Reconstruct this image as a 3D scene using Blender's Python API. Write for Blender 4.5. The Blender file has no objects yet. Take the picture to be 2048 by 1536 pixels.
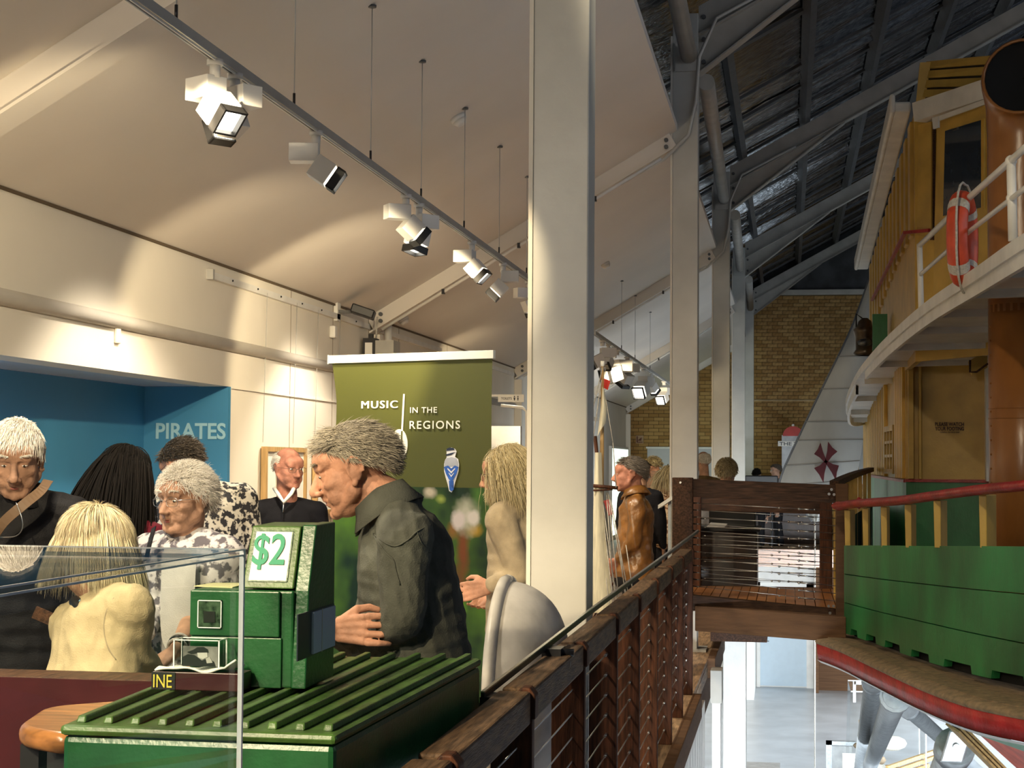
import bpy, math, random
import numpy as np
from mathutils import Vector, Matrix
S = bpy.context.scene
COL = S.collection
rnd = random.Random(7)
# ---------------------------------------------------------------- camera
F = 3400.0
YAW, PIT, ROL = [math.radians(a) for a in (9.24, 2.64, 0.40)]
EYE = np.array([0.0, 0.0, 1.62])
fw = np.array([-math.sin(YAW)*math.cos(PIT), math.cos(YAW)*math.cos(PIT), math.sin(PIT)])
_r0 = np.array([math.cos(YAW), math.sin(YAW), 0]); _u0 = np.cross(_r0, fw)
rt = math.cos(ROL)*_r0 + math.sin(ROL)*_u0
up = -math.sin(ROL)*_r0 + math.cos(ROL)*_u0
cd = bpy.data.cameras.new('camera'); cam = bpy.data.objects.new('camera', cd); COL.objects.link(cam)
cd.sensor_fit = 'HORIZONTAL'; cd.sensor_width = 36; cd.lens = F*36/2048
cd.clip_start = .05; cd.clip_end = 300
M4 = Matrix.Identity(4)
for i in range(3):
    M4[i][0] = rt[i]; M4[i][1] = up[i]; M4[i][2] = -fw[i]; M4[i][3] = EYE[i]
cam.matrix_world = M4
S.camera = cam
# ---------------------------------------------------------------- exposure, world, lamps
S.view_settings.view_transform = 'Standard'; S.view_settings.look = 'None'
S.view_settings.gamma = 1; S.view_settings.use_curve_mapping = False
S.view_settings.exposure = 0.22
W = bpy.data.worlds.new('world'); S.world = W; W.use_nodes = True
W.node_tree.nodes['Background'].inputs[0].default_value = (.62, .74, 1, 1)
W.node_tree.nodes['Background'].inputs[1].default_value = .06

def area(name, loc, to, sx, sy, power, color):
    l = bpy.data.lights.new(name, 'AREA'); l.shape = 'RECTANGLE'; l.size = sx; l.size_y = sy
    l.energy = power; l.color = color
    o = bpy.data.objects.new(name, l); COL.objects.link(o); o.location = loc
    o.rotation_euler = (Vector(to)-Vector(loc)).to_track_quat('-Z', 'Y').to_euler()
    return o

def spot(name, loc, to, power, angle=60, color=(1, .80, .52), r=.03, blend=.35):
    l = bpy.data.lights.new(name, 'SPOT'); l.energy = power; l.color = color
    l.spot_size = math.radians(angle); l.spot_blend = blend; l.shadow_soft_size = r
    o = bpy.data.objects.new(name, l); COL.objects.link(o); o.location = loc
    o.rotation_euler = (Vector(to)-Vector(loc)).to_track_quat('-Z', 'Y').to_euler()
    return o

# area lamps added below the gallery, standing in for ground-floor daylight
a_ = area('ground_fill_light', (1.6, 19, -1.0), (.4, 28, -4.5), 6, 1.4, 360, (.86, .94, 1)); a_.data.spread = math.radians(85)
a_ = area('ground_back_fill', (1.8, 2.0, -2.2), (.6, 14, -3.6), 4, 1.2, 300, (.86, .94, 1)); a_.data.spread = math.radians(50)
a_ = area('ground_side_light', (6.5, 31, -2.0), (-1, 31, -3.3), 13, 1.4, 850, (.86, .94, 1)); a_.data.spread = math.radians(95)
# unseen area lamp added as daylight from the nave's right side
area('nave_side_fill', (9, 12, 5.2), (0, 20, 2.6), 16, 1.6, 105, (.92, .95, 1))
# gallery track spots (warm)
WARM = (1, .80, .50)
spot('track_lamp', (-2.05, .6, 3.2), (-1.25, 4.1, 1.0), 470, 34, WARM)
spot('track_lamp', (-2.6, 2.2, 3.3), (-1.3, 4.8, 1.2), 230, 44, WARM)
spot('track_lamp', (-2.05, 2.6, 3.05), (-2.7, 6.2, 1.2), 330, 60, WARM)
spot('track_lamp', (-2.05, 5.6, 2.85), (-3.7, 8.2, 1.9), 75, 80, WARM)
spot('track_lamp', (-2.05, 8.0, 2.85), (-3.7, 11.6, 1.3), 150, 75, WARM)
spot('track_lamp', (-2.05, 10.2, 2.85), (-3.7, 13.4, 1.5), 140, 80, WARM)
spot('track_lamp', (-2.05, 5.4, 3.0), (-1.9, 8.4, 1.2), 120, 55, WARM)
spot('track_lamp', (-2.05, 11.0, 3.0), (-1.1, 13.4, .9), 110, 40, WARM)
spot('track_lamp', (-2.1, 17.0, 2.7), (-3.7, 19.2, 1.4), 110, 80, WARM)
spot('track_lamp', (-2.1, 20.0, 2.7), (-1.0, 23.5, 1.5), 90, 70, WARM)
spot('track_lamp', (-2.1, 27.0, 2.7), (-3.3, 31, 1.4), 90, 80, WARM)
spot('track_lamp', (-1.6, 5.5, 3.4), (-.72, 8.9, .7), 170, 26, WARM)
spot('nave_lamp', (-.4, 5.5, 4.6), (1.0, 10.8, 1.2), 300, 60, (1, .84, .58), .08)
spot('nave_lamp', (-.6, 24, 5.0), (1.2, 26.5, 1.4), 110, 60, (1, .84, .58), .08)
for y_ in (1.5, 5.0, 8.6, 12.4, 16.5): spot('gallery_fill', (-2.7, y_, 3.25), (-2.7, y_+.3, 0), 230, 110, (1, .86, .66), .12)  # added spots, brighten the ceiling by bounce off the floor
spot('gallery_fill', (-2.3, -1.0, 3.3), (-2.8, 6, 1.4), 380, 110, (1, .86, .66), .25)  # added gentle fill from behind the camera

def ray(x, y):
    return fw + rt*(x-1024)/F - up*(y-768)/F
def at(x, y, Y):
    v = ray(x, y); return EYE + v*Y/v[1]
def atz(x, y, z):
    v = ray(x, y); return EYE + v*(z-EYE[2])/v[2]
def atx(x, y, X):
    v = ray(x, y); return EYE + v*X/v[0]

# ---------------------------------------------------------------- materials
def mat(name, c, rough=.5, metal=0., var=.12, scale=6., bump=0., bscale=60., stretch=(1, 1, 1), spec=.5, c2=None, detail=4.):
    m = bpy.data.materials.new(name); m.use_nodes = True
    nt = m.node_tree; N = nt.nodes; L = nt.links; b = N['Principled BSDF']
    b.inputs['Roughness'].default_value = rough; b.inputs['Metallic'].default_value = metal
    b.inputs['Specular IOR Level'].default_value = spec
    tc = N.new('ShaderNodeTexCoord'); mp = N.new('ShaderNodeMapping'); L.new(tc.outputs['Object'], mp.inputs[0])
    mp.inputs['Scale'].default_value = stretch
    nz = N.new('ShaderNodeTexNoise'); nz.inputs['Scale'].default_value = scale; nz.inputs['Detail'].default_value = detail
    L.new(mp.outputs[0], nz.inputs['Vector'])
    rp = N.new('ShaderNodeValToRGB'); L.new(nz.outputs[0], rp.inputs[0])
    if c2 is None: c2 = tuple(max(0, k*(1-var*2)) for k in c); c1 = tuple(min(1, k*(1+var)) for k in c)
    else: c1 = c
    rp.color_ramp.elements[0].position = .3; rp.color_ramp.elements[1].position = .7
    rp.color_ramp.elements[0].color = (*c2, 1); rp.color_ramp.elements[1].color = (*c1, 1)
    L.new(rp.outputs[0], b.inputs['Base Color'])
    if bump:
        n2 = N.new('ShaderNodeTexNoise'); n2.inputs['Scale'].default_value = bscale; n2.inputs['Detail'].default_value = 3
        L.new(mp.outputs[0], n2.inputs['Vector'])
        bp = N.new('ShaderNodeBump'); bp.inputs['Strength'].default_value = bump; bp.inputs['Distance'].default_value = .01
        L.new(n2.outputs[0], bp.inputs['Height']); L.new(bp.outputs[0], b.inputs['Normal'])
    return m

def glass(name, tint=(1, 1, 1), rough=.0, thin=.08):
    m = bpy.data.materials.new(name); m.use_nodes = True
    nt = m.node_tree; N = nt.nodes; L = nt.links; N.remove(N['Principled BSDF'])
    out = N['Material Output']; t = N.new('ShaderNodeBsdfTransparent'); g = N.new('ShaderNodeBsdfGlossy')
    t.inputs[0].default_value = (*tint, 1); g.inputs['Roughness'].default_value = rough
    lw = N.new('ShaderNodeLayerWeight'); lw.inputs[0].default_value = .5
    pw = N.new('ShaderNodeMath'); pw.operation = 'POWER'; L.new(lw.outputs['Facing'], pw.inputs[0]); pw.inputs[1].default_value = 7
    ml = N.new('ShaderNodeMath'); ml.operation = 'MULTIPLY_ADD'; L.new(pw.outputs[0], ml.inputs[0]); ml.inputs[1].default_value = .85; ml.inputs[2].default_value = thin*.2
    mx = N.new('ShaderNodeMixShader'); L.new(ml.outputs[0], mx.inputs[0]); L.new(t.outputs[0], mx.inputs[1]); L.new(g.outputs[0], mx.inputs[2])
    L.new(mx.outputs[0], out.inputs[0]); return m

def emit(name, c, s):
    m = bpy.data.materials.new(name); m.use_nodes = True; b = m.node_tree.nodes['Principled BSDF']
    b.inputs['Base Color'].default_value = (*c, 1); b.inputs['Emission Color'].default_value = (*c, 1); b.inputs['Emission Strength'].default_value = s
    return m

def island(name, cols, rough=.45, spec=.4):
    m = bpy.data.materials.new(name); m.use_nodes = True
    nt = m.node_tree; N = nt.nodes; L = nt.links; b = N['Principled BSDF']; b.inputs['Roughness'].default_value = rough
    b.inputs['Specular IOR Level'].default_value = spec
    g = N.new('ShaderNodeNewGeometry'); r = N.new('ShaderNodeValToRGB'); L.new(g.outputs['Random Per Island'], r.inputs[0])
    cr = r.color_ramp
    while len(cr.elements) < len(cols): cr.elements.new(.5)
    for i, c in enumerate(cols):
        cr.elements[i].position = i/(len(cols)-1); cr.elements[i].color = (*c, 1)
    L.new(r.outputs[0], b.inputs['Base Color']); return m

M = dict(
    ceil=mat('ceiling_paint', (.78, .73, .66), .7, var=.03, scale=.8),
    wall=mat('wall_paint', (.82, .77, .67), .65, var=.03, scale=1.2),
    steel=mat('white_steel_paint', (.58, .575, .53), .35, var=.06, scale=3, bump=.08, bscale=25),
    white=mat('white_paint', (.80, .79, .75), .4, var=.05, scale=5, bump=.1, bscale=40),
    shipwhite=mat('ship_white_paint', (.78, .76, .70), .35, var=.07, scale=4, bump=.15, bscale=30),
    track=mat('track_grey', (.50, .50, .48), .35, metal=.3, var=.04),
    lamp=mat('lamp_white', (.76, .75, .72), .35, var=.03),
    blue=mat('blue_wall_paint', (.05, .25, .46), .55, var=.05, scale=1),
    ltblue=mat('light_blue_letters', (.38, .66, .78), .5, var=.02),
    soffit=mat('pale_blue_soffit', (.42, .52, .66), .6, var=.03),
    wood=mat('dark_hardwood', (.075, .034, .017), .6, var=.35, scale=14, spec=.25, bump=.25, bscale=50, stretch=(6, .6, 6)),
    woodx=mat('dark_hardwood_rail', (.070, .032, .016), .6, var=.35, scale=14, spec=.25, bump=.25, bscale=50, stretch=(.6, 6, 6)),
    woodv=mat('red_hardwood_post', (.085, .030, .013), .6, var=.35, scale=14, spec=.25, bump=.2, bscale=50, stretch=(6, 6, .5)),
    woodtop=mat('pale_rail_wood', (.13, .078, .042), .6, var=.35, scale=14, spec=.25, bump=.25, bscale=50, stretch=(6, .6, 6)),  # lighter than the other hardwood, for the balustrade top rail
    beam=mat('brown_timber_beam', (.13, .066, .031), .7, var=.14, scale=4, spec=.25, bump=.2, bscale=20, stretch=(.4, 3, 9)),
    deckw=mat('weathered_deck', (.30, .21, .12), .75, var=.4, scale=22, bump=.5, bscale=50, stretch=(1, 1, 1), c2=(.15, .115, .07)),
    bench=mat('polished_orange_wood', (.42, .17, .05), .28, var=.3, scale=8, stretch=(.6, 5, 5)),
    floorw=mat('gallery_floorboards', (.42, .27, .15), .5, var=.3, scale=10, stretch=(6, .6, 6)),
    cable=mat('stainless_cable', (.55, .55, .54), .3, metal=1, var=.05),
    dark=mat('black_plastic', (.012, .012, .013), .45, var=.1),
    iron=mat('black_metal', (.03, .03, .033), .35, metal=.6),
    green=mat('glossy_green_paint', (.012, .085, .024), .33, var=.22, scale=9, bump=.12, bscale=90, spec=.5),
    green_lit=mat('green_paint_lit', (.055, .125, .022), .4, var=.25, scale=12, bump=.15, bscale=90),  # brighter yellow-green, light on lid and price slope put into the paint
    shipgreen=mat('ship_green_paint', (.014, .205, .058), .38, var=.28, scale=3, bump=.15, bscale=45, stretch=(1, 1, .35)),
    yellow=mat('ship_yellow_paint', (.56, .36, .075), .42, var=.10, scale=4, bump=.12, bscale=40),
    yellow2=mat('bright_yellow_paint', (.62, .38, .06), .4, var=.1, scale=4),
    redp=mat('ship_red_paint', (.36, .022, .022), .38, var=.2, scale=9, bump=.4, bscale=50),
    brown=mat('orange_brown_pipe', (.30, .120, .030), .28, var=.15, scale=5, bump=.15, bscale=18, stretch=(1, 1, .4)),
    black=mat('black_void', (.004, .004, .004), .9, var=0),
    palegreen=mat('pale_green_hull', (.34, .55, .38), .5, var=.15, scale=8),
    ltred=mat('antifoul_red', (.55, .11, .07), .5, var=.2, scale=8),
    conc=mat('grey_painted_floor', (.44, .48, .52), .3, var=.10, scale=1.5),
    doorblue=mat('pale_blue_door', (.55, .68, .78), .45, var=.02),
    galv=mat('galvanised_steel', (.36, .39, .41), .4, metal=.5, var=.1, scale=20),
    foil=mat('silver_foil', (.42, .43, .44), .24, metal=1, var=.3, scale=9, bump=1.0, bscale=16, stretch=(1, 5, 1)),
    purlin=mat('dark_purlin', (.10, .105, .11), .5, var=.1),
    rafter=mat('grey_rafter_paint', (.46, .45, .41), .45, var=.08, scale=4),
    mortar=mat('mortar', (.115, .075, .035), .9, var=.15, scale=20),
    sail=mat('sail_canvas', (.35, .345, .32), .85, var=.08, scale=2, bump=.3, bscale=7, stretch=(1, 1, .4)),
    cream=mat('model_sail_cream', (.80, .74, .55), .8, var=.12, scale=14, stretch=(4, 4, .5)),
    cross=mat('dark_red_cloth', (.075, .006, .010), .8, var=.1),
    olive=mat('olive_banner_print', (.072, .078, .012), .55, var=.06, scale=2),
    letter=mat('off_white_print', (.80, .80, .72), .6, var=.02),
    paper=mat('white_paper', (.85, .84, .78), .7, var=.03),
    mint=mat('mint_green_print', (.012, .27, .14), .6, var=.04),
    maroon=mat('maroon_paint', (.045, .006, .008), .35, var=.15),
    gold=mat('yellow_lettering', (.75, .62, .08), .5, var=.05),
    frame=mat('pine_frame', (.50, .32, .13), .5, var=.15, scale=10, stretch=(4, 4, .5)),
    red=mat('bright_red', (.55, .03, .02), .5, var=.1),
    lifering=mat('lifebuoy_orange', (.60, .075, .03), .4, var=.12, scale=10),
    rope=mat('pale_rope', (.55, .52, .46), .8, var=.15, scale=60),
    stand=mat('beige_fabric', (.26, .19, .12), .8, var=.2),
    acr=glass('clear_acrylic', (.97, .985, .98)),
    acredge=mat('acrylic_edge', (.92, .95, .95), .15, var=.05, spec=.8),
    wglass=mat('dark_window_glass', (.03, .04, .055), .06, var=.1, spec=1.0),
    lens=emit('lamp_lens', (1, .93, .78), 9),
    daypane=emit('daylit_pane', (.80, 1, .84), 1.6),
)
brickm = island('yellow_brick', [(.30, .165, .045), (.40, .24, .075), (.46, .29, .10), (.36, .20, .06)], .8)

# ---------------------------------------------------------------- mesh builder
class MB:
    def __init__(s): s.v = []; s.f = []; s.sm = []
    def add(s, v, f, smooth=False):
        n = len(s.v); s.v += [tuple(map(float, p)) for p in v]
        s.f += [tuple(i+n for i in q) for q in f]; s.sm += [smooth]*len(f); return s
    def box(s, x0, x1, y0, y1, z0, z1):
        v = [(x, y, z) for z in (z0, z1) for y in (y0, y1) for x in (x0, x1)]
        return s.add(v, [(0, 2, 3, 1), (4, 5, 7, 6), (0, 1, 5, 4), (2, 6, 7, 3), (0, 4, 6, 2), (1, 3, 7, 5)])
    def obox(s, c, a, b, d):
        c, a, b, d = map(np.array, (c, a, b, d))
        v = [c+i*a+j*b+k*d for k in (-1, 1) for j in (-1, 1) for i in (-1, 1)]
        return s.add(v, [(0, 2, 3, 1), (4, 5, 7, 6), (0, 1, 5, 4), (2, 6, 7, 3), (0, 4, 6, 2), (1, 3, 7, 5)])
    def hexa(s, b, t):   # 4 bottom + 4 top points, same winding
        return s.add(list(b)+list(t), [(3, 2, 1, 0), (4, 5, 6, 7), (0, 1, 5, 4), (1, 2, 6, 5), (2, 3, 7, 6), (3, 0, 4, 7)])
    def beam(s, p, q, w, h, upv=(0, 0, 1)):
        p, q = np.array(p, float), np.array(q, float); d = q-p; L = np.linalg.norm(d); d /= L
        sd = np.cross(d, upv); sd /= np.linalg.norm(sd); u = np.cross(sd, d)
        return s.obox((p+q)/2, d*L/2, sd*w/2, u*h/2)
    def tube(s, pts, r, n=8, smooth=True, flat=1.0):
        pts = [np.array(p, float) for p in pts]; k = len(pts)
        rs = r if hasattr(r, '__len__') else [r]*k
        t0 = pts[1]-pts[0]; a = np.array([0, 0, 1.]) if abs(t0[2]) < .9*np.linalg.norm(t0) else np.array([1., 0, 0])
        vs = []
        for i, p in enumerate(pts):
            t = pts[min(i+1, k-1)]-pts[max(i-1, 0)]; t /= (np.linalg.norm(t)+1e-12)
            sd = np.cross(t, a); sd /= (np.linalg.norm(sd)+1e-12); u = np.cross(sd, t); a = u
            for j in range(n):
                g = 2*math.pi*j/n; vs.append(p+rs[i]*(math.cos(g)*sd+flat*math.sin(g)*u))
        fs = [(i*n+j, i*n+(j+1) % n, (i+1)*n+(j+1) % n, (i+1)*n+j) for i in range(k-1) for j in range(n)]
        s.add(vs, fs, smooth); m = len(s.v)-k*n
        s.f += [tuple(m+j for j in reversed(range(n))), tuple(m+(k-1)*n+j for j in range(n))]; s.sm += [False]*2
        return s
    def ell(s, c, r, R=None, n=12, m=8):
        c = np.array(c, float); r = np.array(r if hasattr(r, '__len__') else (r, r, r), float)
        vs = [(0, 0, -1.)]
        for i in range(1, m):
            ph = -math.pi/2+math.pi*i/m
            vs += [(math.cos(ph)*math.cos(2*math.pi*j/n), math.cos(ph)*math.sin(2*math.pi*j/n), math.sin(ph)) for j in range(n)]
        vs.append((0, 0, 1.)); V = np.array(vs)*r
        if R is not None: V = V @ np.array(R).T
        fs = [(0, 1+(j+1) % n, 1+j) for j in range(n)]
        for i in range(m-2):
            fs += [(1+i*n+j, 1+i*n+(j+1) % n, 1+(i+1)*n+(j+1) % n, 1+(i+1)*n+j) for j in range(n)]
        b = 1+(m-2)*n; fs += [(b+j, b+(j+1) % n, len(vs)-1) for j in range(n)]
        return s.add(V+c, fs, True)
    def prism(s, poly, nrm):   # flat 3-D polygon extruded along nrm
        poly = [np.array(p, float) for p in poly]; n = len(poly); nrm = np.array(nrm, float)
        v = poly+[p+nrm for p in poly]
        return s.add(v, [tuple(reversed(range(n))), tuple(range(n, 2*n))]+[(i, (i+1) % n, (i+1) % n+n, i+n) for i in range(n)])
    def grid(s, P, smooth=True, closed=False):   # P[i][j] points
        a, b = len(P), len(P[0]); v = [p for r in P for p in r]
        f = [(i*b+j, i*b+(j+1) % b, (i+1)*b+(j+1) % b, (i+1)*b+j) for i in range(a-1) for j in range(b if closed else b-1)]
        return s.add(v, f, smooth)
    def sweep(s, pts, w, h, up=(0, 0, 1), off=0):   # rectangular section along polyline
        pts = [np.array(p, float) for p in pts]; k = len(pts); vs = []
        for i, p in enumerate(pts):
            t = pts[min(i+1, k-1)]-pts[max(i-1, 0)]; t /= np.linalg.norm(t)
            sd = np.cross(t, up); sd /= np.linalg.norm(sd); u = np.array(up, float)
            vs += [p+sd*(off+w/2)*1-u*h/2, p+sd*(off+w/2)+u*h/2, p+sd*(off-w/2)+u*h/2, p+sd*(off-w/2)-u*h/2]
        fs = [(i*4+j, i*4+(j+1) % 4, (i+1)*4+(j+1) % 4, (i+1)*4+j) for i in range(k-1) for j in range(4)]
        fs += [(3, 2, 1, 0), tuple((k-1)*4+j for j in range(4))]
        return s.add(vs, fs)

OFF = {}
def mk(name, mb, m, parent=None, bevel=0, smoothall=False, seg=2):
    me = bpy.data.meshes.new(name)
    V = np.array(mb.v) if len(mb.v) else np.zeros((0, 3))
    if parent is None:
        lo, hi = V.min(0), V.max(0); off = np.array([(lo[0]+hi[0])/2, (lo[1]+hi[1])/2, lo[2]])
    else: off = OFF[parent.name]
    me.from_pydata([tuple(p) for p in (V-off)], [], mb.f)
    me.materials.append(m)
    me.polygons.foreach_set('use_smooth', [True]*len(mb.f) if smoothall else mb.sm)
    me.update()
    o = bpy.data.objects.new(name, me); COL.objects.link(o)
    if parent is None: o.location = off
    else: o.parent = parent
    OFF[o.name] = off
    if bevel:
        b = o.modifiers.new('bevel', 'BEVEL'); b.width = bevel; b.segments = seg; b.limit_method = 'ANGLE'
    return o

def tag(o, label, cat, group=None):
    o['label'] = label; o['category'] = cat
    if group: o['group'] = group
    return o

def thing(name, label, cat, loc, group=None):
    o = bpy.data.objects.new(name, None); COL.objects.link(o); o.location = tuple(map(float, loc)); o.empty_display_size = .1
    OFF[o.name] = np.array(loc, float); return tag(o, label, cat, group)

def struct(name, mb, m, **k):
    o = mk(name, mb, m, **k); o['kind'] = 'structure'; return o

def share(src, d, parent):   # copy of a part moved by d under parent (parent's offset frame)
    o = src.copy(); COL.objects.link(o); o.parent = parent
    base = np.array(src.location) + OFF[src.name] if src.parent is None else np.array(src.location)+OFF[src.name]
    o.location = tuple(base + np.array(d) - OFF[parent.name]); OFF[o.name] = OFF[parent.name]
    for k in ('label', 'category', 'group'):
        if k in o: del o[k]
    return o

def text_mesh(txt, size, ext=.001, offset=0., align='LEFT', spacing=1., sx=1.):
    c = bpy.data.curves.new('t', 'FONT'); c.body = txt; c.size = size; c.extrude = ext; c.offset = offset
    c.align_x = align; c.space_character = spacing; c.resolution_u = 4
    o = bpy.data.objects.new('t', c); COL.objects.link(o)
    bpy.context.view_layer.update()
    me = bpy.data.meshes.new_from_object(o.evaluated_get(bpy.context.evaluated_depsgraph_get()))
    v = [tuple(p.co) for p in me.vertices]; f = [tuple(p.vertices) for p in me.polygons]
    bpy.data.objects.remove(o); bpy.data.curves.remove(c); bpy.data.meshes.remove(me)
    return np.array(v)*np.array([sx, 1, 1]), f

def text(mb, txt, size, org, ax, ay, **k):
    V, f = text_mesh(txt, size, **k); ax = np.array(ax, float); ay = np.array(ay, float)
    ax /= np.linalg.norm(ax); ay /= np.linalg.norm(ay); az = np.cross(ax, ay)
    mb.add([np.array(org)+p[0]*ax+p[1]*ay+p[2]*az for p in V], f); return mb
def textfit(mb, txt, p0, width, height, ax, ay, ext=.001, offset=0., spacing=1., bold=0):
    V, f = text_mesh(txt, 1, ext, offset, 'LEFT', spacing)
    lo, hi = V.min(0), V.max(0)
    ax = np.array(ax, float); ay = np.array(ay, float); ax /= np.linalg.norm(ax); ay /= np.linalg.norm(ay); az = np.cross(ax, ay)
    sx = width/(hi[0]-lo[0]); sy = height/(hi[1]-lo[1])
    for k in ((0,) if not bold else (-bold, bold)):
        mb.add([np.array(p0)+((p[0]-lo[0])*sx+k)*ax+(p[1]-lo[1])*sy*ay+(p[2]+abs(k)*.02*(k > 0))*az for p in V], f)
    return mb
# ================================================================ ROOM SHELL
XW, ZW = -3.705, 2.915           # gallery wall plane, eaves height
SL = .593; XE = -.962; ZE = ZW+SL*(XE-XW)   # gallery ceiling slope and its free edge
YF = 40.0; ZG = -3.5             # far wall, ground floor
CY = [6.65, 14.85, 23.05, 31.25, 39.3]
# ground floor and its walls
struct('floor', MB().box(-8, 14, -6, YF, ZG-.2, ZG), M['conc'])
gfl = struct('floor', MB().box(-8, -.66, -4, YF, -.14, -.04), M['floorw'])
bp = MB().box(-.115, .115, 0, 3.9, -.04, 0)
board = None
for i in range(14):     # boards along the walkway, the edge ones seen beside the balustrade
    for j in range(11):
        x = -.66-.1175-i*.235; y = -3.9+j*3.99
        if board is None:
            board = mk('floorboard', MB().box(x-.115, x+.115, y, y+3.97, -.04, 0), M['floorw'], gfl)
            bx, by = x, y
        else: share(board, (x-bx, y-by, 0), gfl)
edge = mk('edge_board', MB().box(-.665, -.60, -3, 12.1, -.16, .005), M['beam'], gfl, bevel=.004)
edge2 = mk('edge_board', MB().box(-.665, -.60, 14.3, 39, -.16, .005), M['beam'], gfl, bevel=.004)
cl = None
for j in range(40):     # white cladding boards below the walkway edge
    y = 1.0+j*.30
    if cl is None: cl = mk('cladding_board', MB().box(-.65, -.622, y, y+.285, -.95, -.16), M['white'], gfl); y0 = y
    else: share(cl, (0, y-y0, 0), gfl)
mk('bearer', MB().box(-.75, -.665, -3, 39, -.40, -.14), M['beam'], gfl)

# gallery side wall: opening to the blue alcove between Y=-2 and Y=10.55
ALC = 10.99; HD = 2.115; XB = at(288, 850, 10.94)[0]
wl = MB().box(XW-.2, XW, -4, ALC, HD, ZW+.05)
wl.box(XW-.2, XW, ALC, YF, 0, ZW+.05)
wl.box(XW-.2, XW, -4, YF, -3.5, 0)
wall_left = struct('wall_left', wl, M['wall'])
mb = MB()
for y in (12.35, 13.55, 14.75, 15.95, 18.3, 20.7): mb.box(XW, XW+.002, y, y+.012, 0, ZW)
mk('panel_joint', mb, mat('brown_joint', (.30, .25, .19), .8, var=0), wall_left)['kind'] = 'stuff'  # thin brown strips along the panel joints
mk('header_line', MB().box(XW, XW+.012, ALC, 22.9, HD-.012, HD), M['wall'], wall_left)
# alcove: side wall, end wall, soffit
wall_alc = struct('wall_alcove', MB().box(XB-.1, XB, -4, ALC, 0, HD).box(XB-.1, XW-.001, ALC-.05, ALC, 0, HD), M['blue'])
struct('ceiling_alcove', MB().box(XB, XW-.2, -4, ALC-.05, HD+.002, HD+.06), M['soffit'])
a = atx(311, 878, XW); yy = ALC-.05
p0 = at(312, 878, yy); p1 = at(452, 846, yy)
mk('lettering', textfit(MB(), 'PIRATES', p0-np.array([0, .004, 0]), p1[0]-p0[0], p1[2]-p0[2], (1, 0, 0), (0, 0, 1), .002, .022), M['ltblue'], wall_alc)
area('alcove_light', (-3.95, 7.0, 2.10), (-4.33, 7.1, 1.5),   .15, 6, 90, (.75, .88, 1))
# trims on the wall
q = atx(300, 655, XW+.03); zt = q[2]
t1 = struct('trim_1', MB().tube([(XW+.005, -4, zt), (XW+.005, 22.9, zt)], .042, 10), mat('grey_trim_paint', (.48, .45, .40), .5, var=.04))
q = atx(422, 550, XW+.02); q2 = atx(745, 659, XW+.02)
hr = thing('picture_rail', 'slim white picture hanging rail high on the cream wall above the framed pictures', 'rail', (XW+.015, q[1], q[2]))
mk('rail', MB().box(XW, XW+.03, q[1], 14.7, q[2]-.022, q[2]+.022), M['white'], hr)
mk('end_cap', MB().box(XW, XW+.045, q[1]-.03, q[1], q[2]-.03, q[2]+.035), M['track'], hr)
for px_ in (533, 593, 636, 680):
    y = atx(px_, 700, XW+.03)[1]; mk('hanging_wire', MB().tube([(XW+.03, y, q[2]), (XW+.012, y, 1.75)], .0022, 4), M['track'], hr)
mb = MB()
for i in range(7): mb.ell((XW+.032, q[1]+.4+i*.55, q[2]+.005), .008, n=6, m=4)
mk('screw', mb, M['iron'], hr)['kind'] = 'stuff'
q3 = atx(785, 669, XW+.02)
tag(mk('picture_rail', MB().box(XW, XW+.03, 15.1, 17.9, q[2]-.022, q[2]+.022), M['white']), 'short white hanging rail on the wall just beyond the first bolted rafter foot', 'rail')
tag(mk('picture_rail', MB().box(XW, XW+.03, 19.5, 22.8, q[2]-.022, q[2]+.022), M['white']), 'white hanging rail on the wall left of the toilet sign', 'rail')

# gallery ceiling (sloping, free edge beside the columns)
c = MB().hexa([(XW, -4, ZW), (XE, -4, ZE), (XE, YF, ZE), (XW, YF, ZW)], [(XW, -4, ZW+.06), (XE, -4, ZE+.06), (XE, YF, ZE+.06), (XW, YF, ZW+.06)])
ceil = struct('ceiling', c, M['ceil'])
mk('ceiling_joint', MB().box(XW, XW+.012, -4, YF, ZW-.012, ZW+.004), mat('dark_joint', (.12, .085, .05), .8, var=0), ceil)  # dark brown strip where wall and ceiling meet

# far brick wall
ZT = at(1600, 589, YF)[2]
wf = struct('wall_far', MB().box(-8, 12, YF+.012, YF+.3, ZG, ZT), M['mortar'])
BW, BH, J = .230, .076, .010
var = []
for k in range(3):
    r = rnd.Random if False else random.Random(k)
    e = [r.uniform(-.002, .002) for _ in range(4)]
    b = MB().hexa([(0, 0, 0), (BW+e[0], e[1]*.5, 0), (BW, .03, 0), (0, .03, 0)], [(0, e[2]*.5, BH), (BW, e[3]*.5, BH), (BW, .03, BH), (0, .03, BH)])
    me = bpy.data.meshes.new('brick'); me.from_pydata(b.v, [], b.f)
    m_ = mat('brick_clay', [(.40, .235, .080), (.45, .28, .10), (.34, .19, .058)][k], .8, var=.15, scale=18, bump=.3, bscale=80)
    me.materials.append(m_); var.append(me)
nb = 0; rest = MB(); OFFW = OFF[wf.name]
zb = [.30+i*(BH+J) for i in range(-2, 200) if .30+i*(BH+J) < ZT-BH]
xr0 = at(1510, 900, YF)[0]; xr1 = at(1742, 900, YF)[0]
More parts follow.
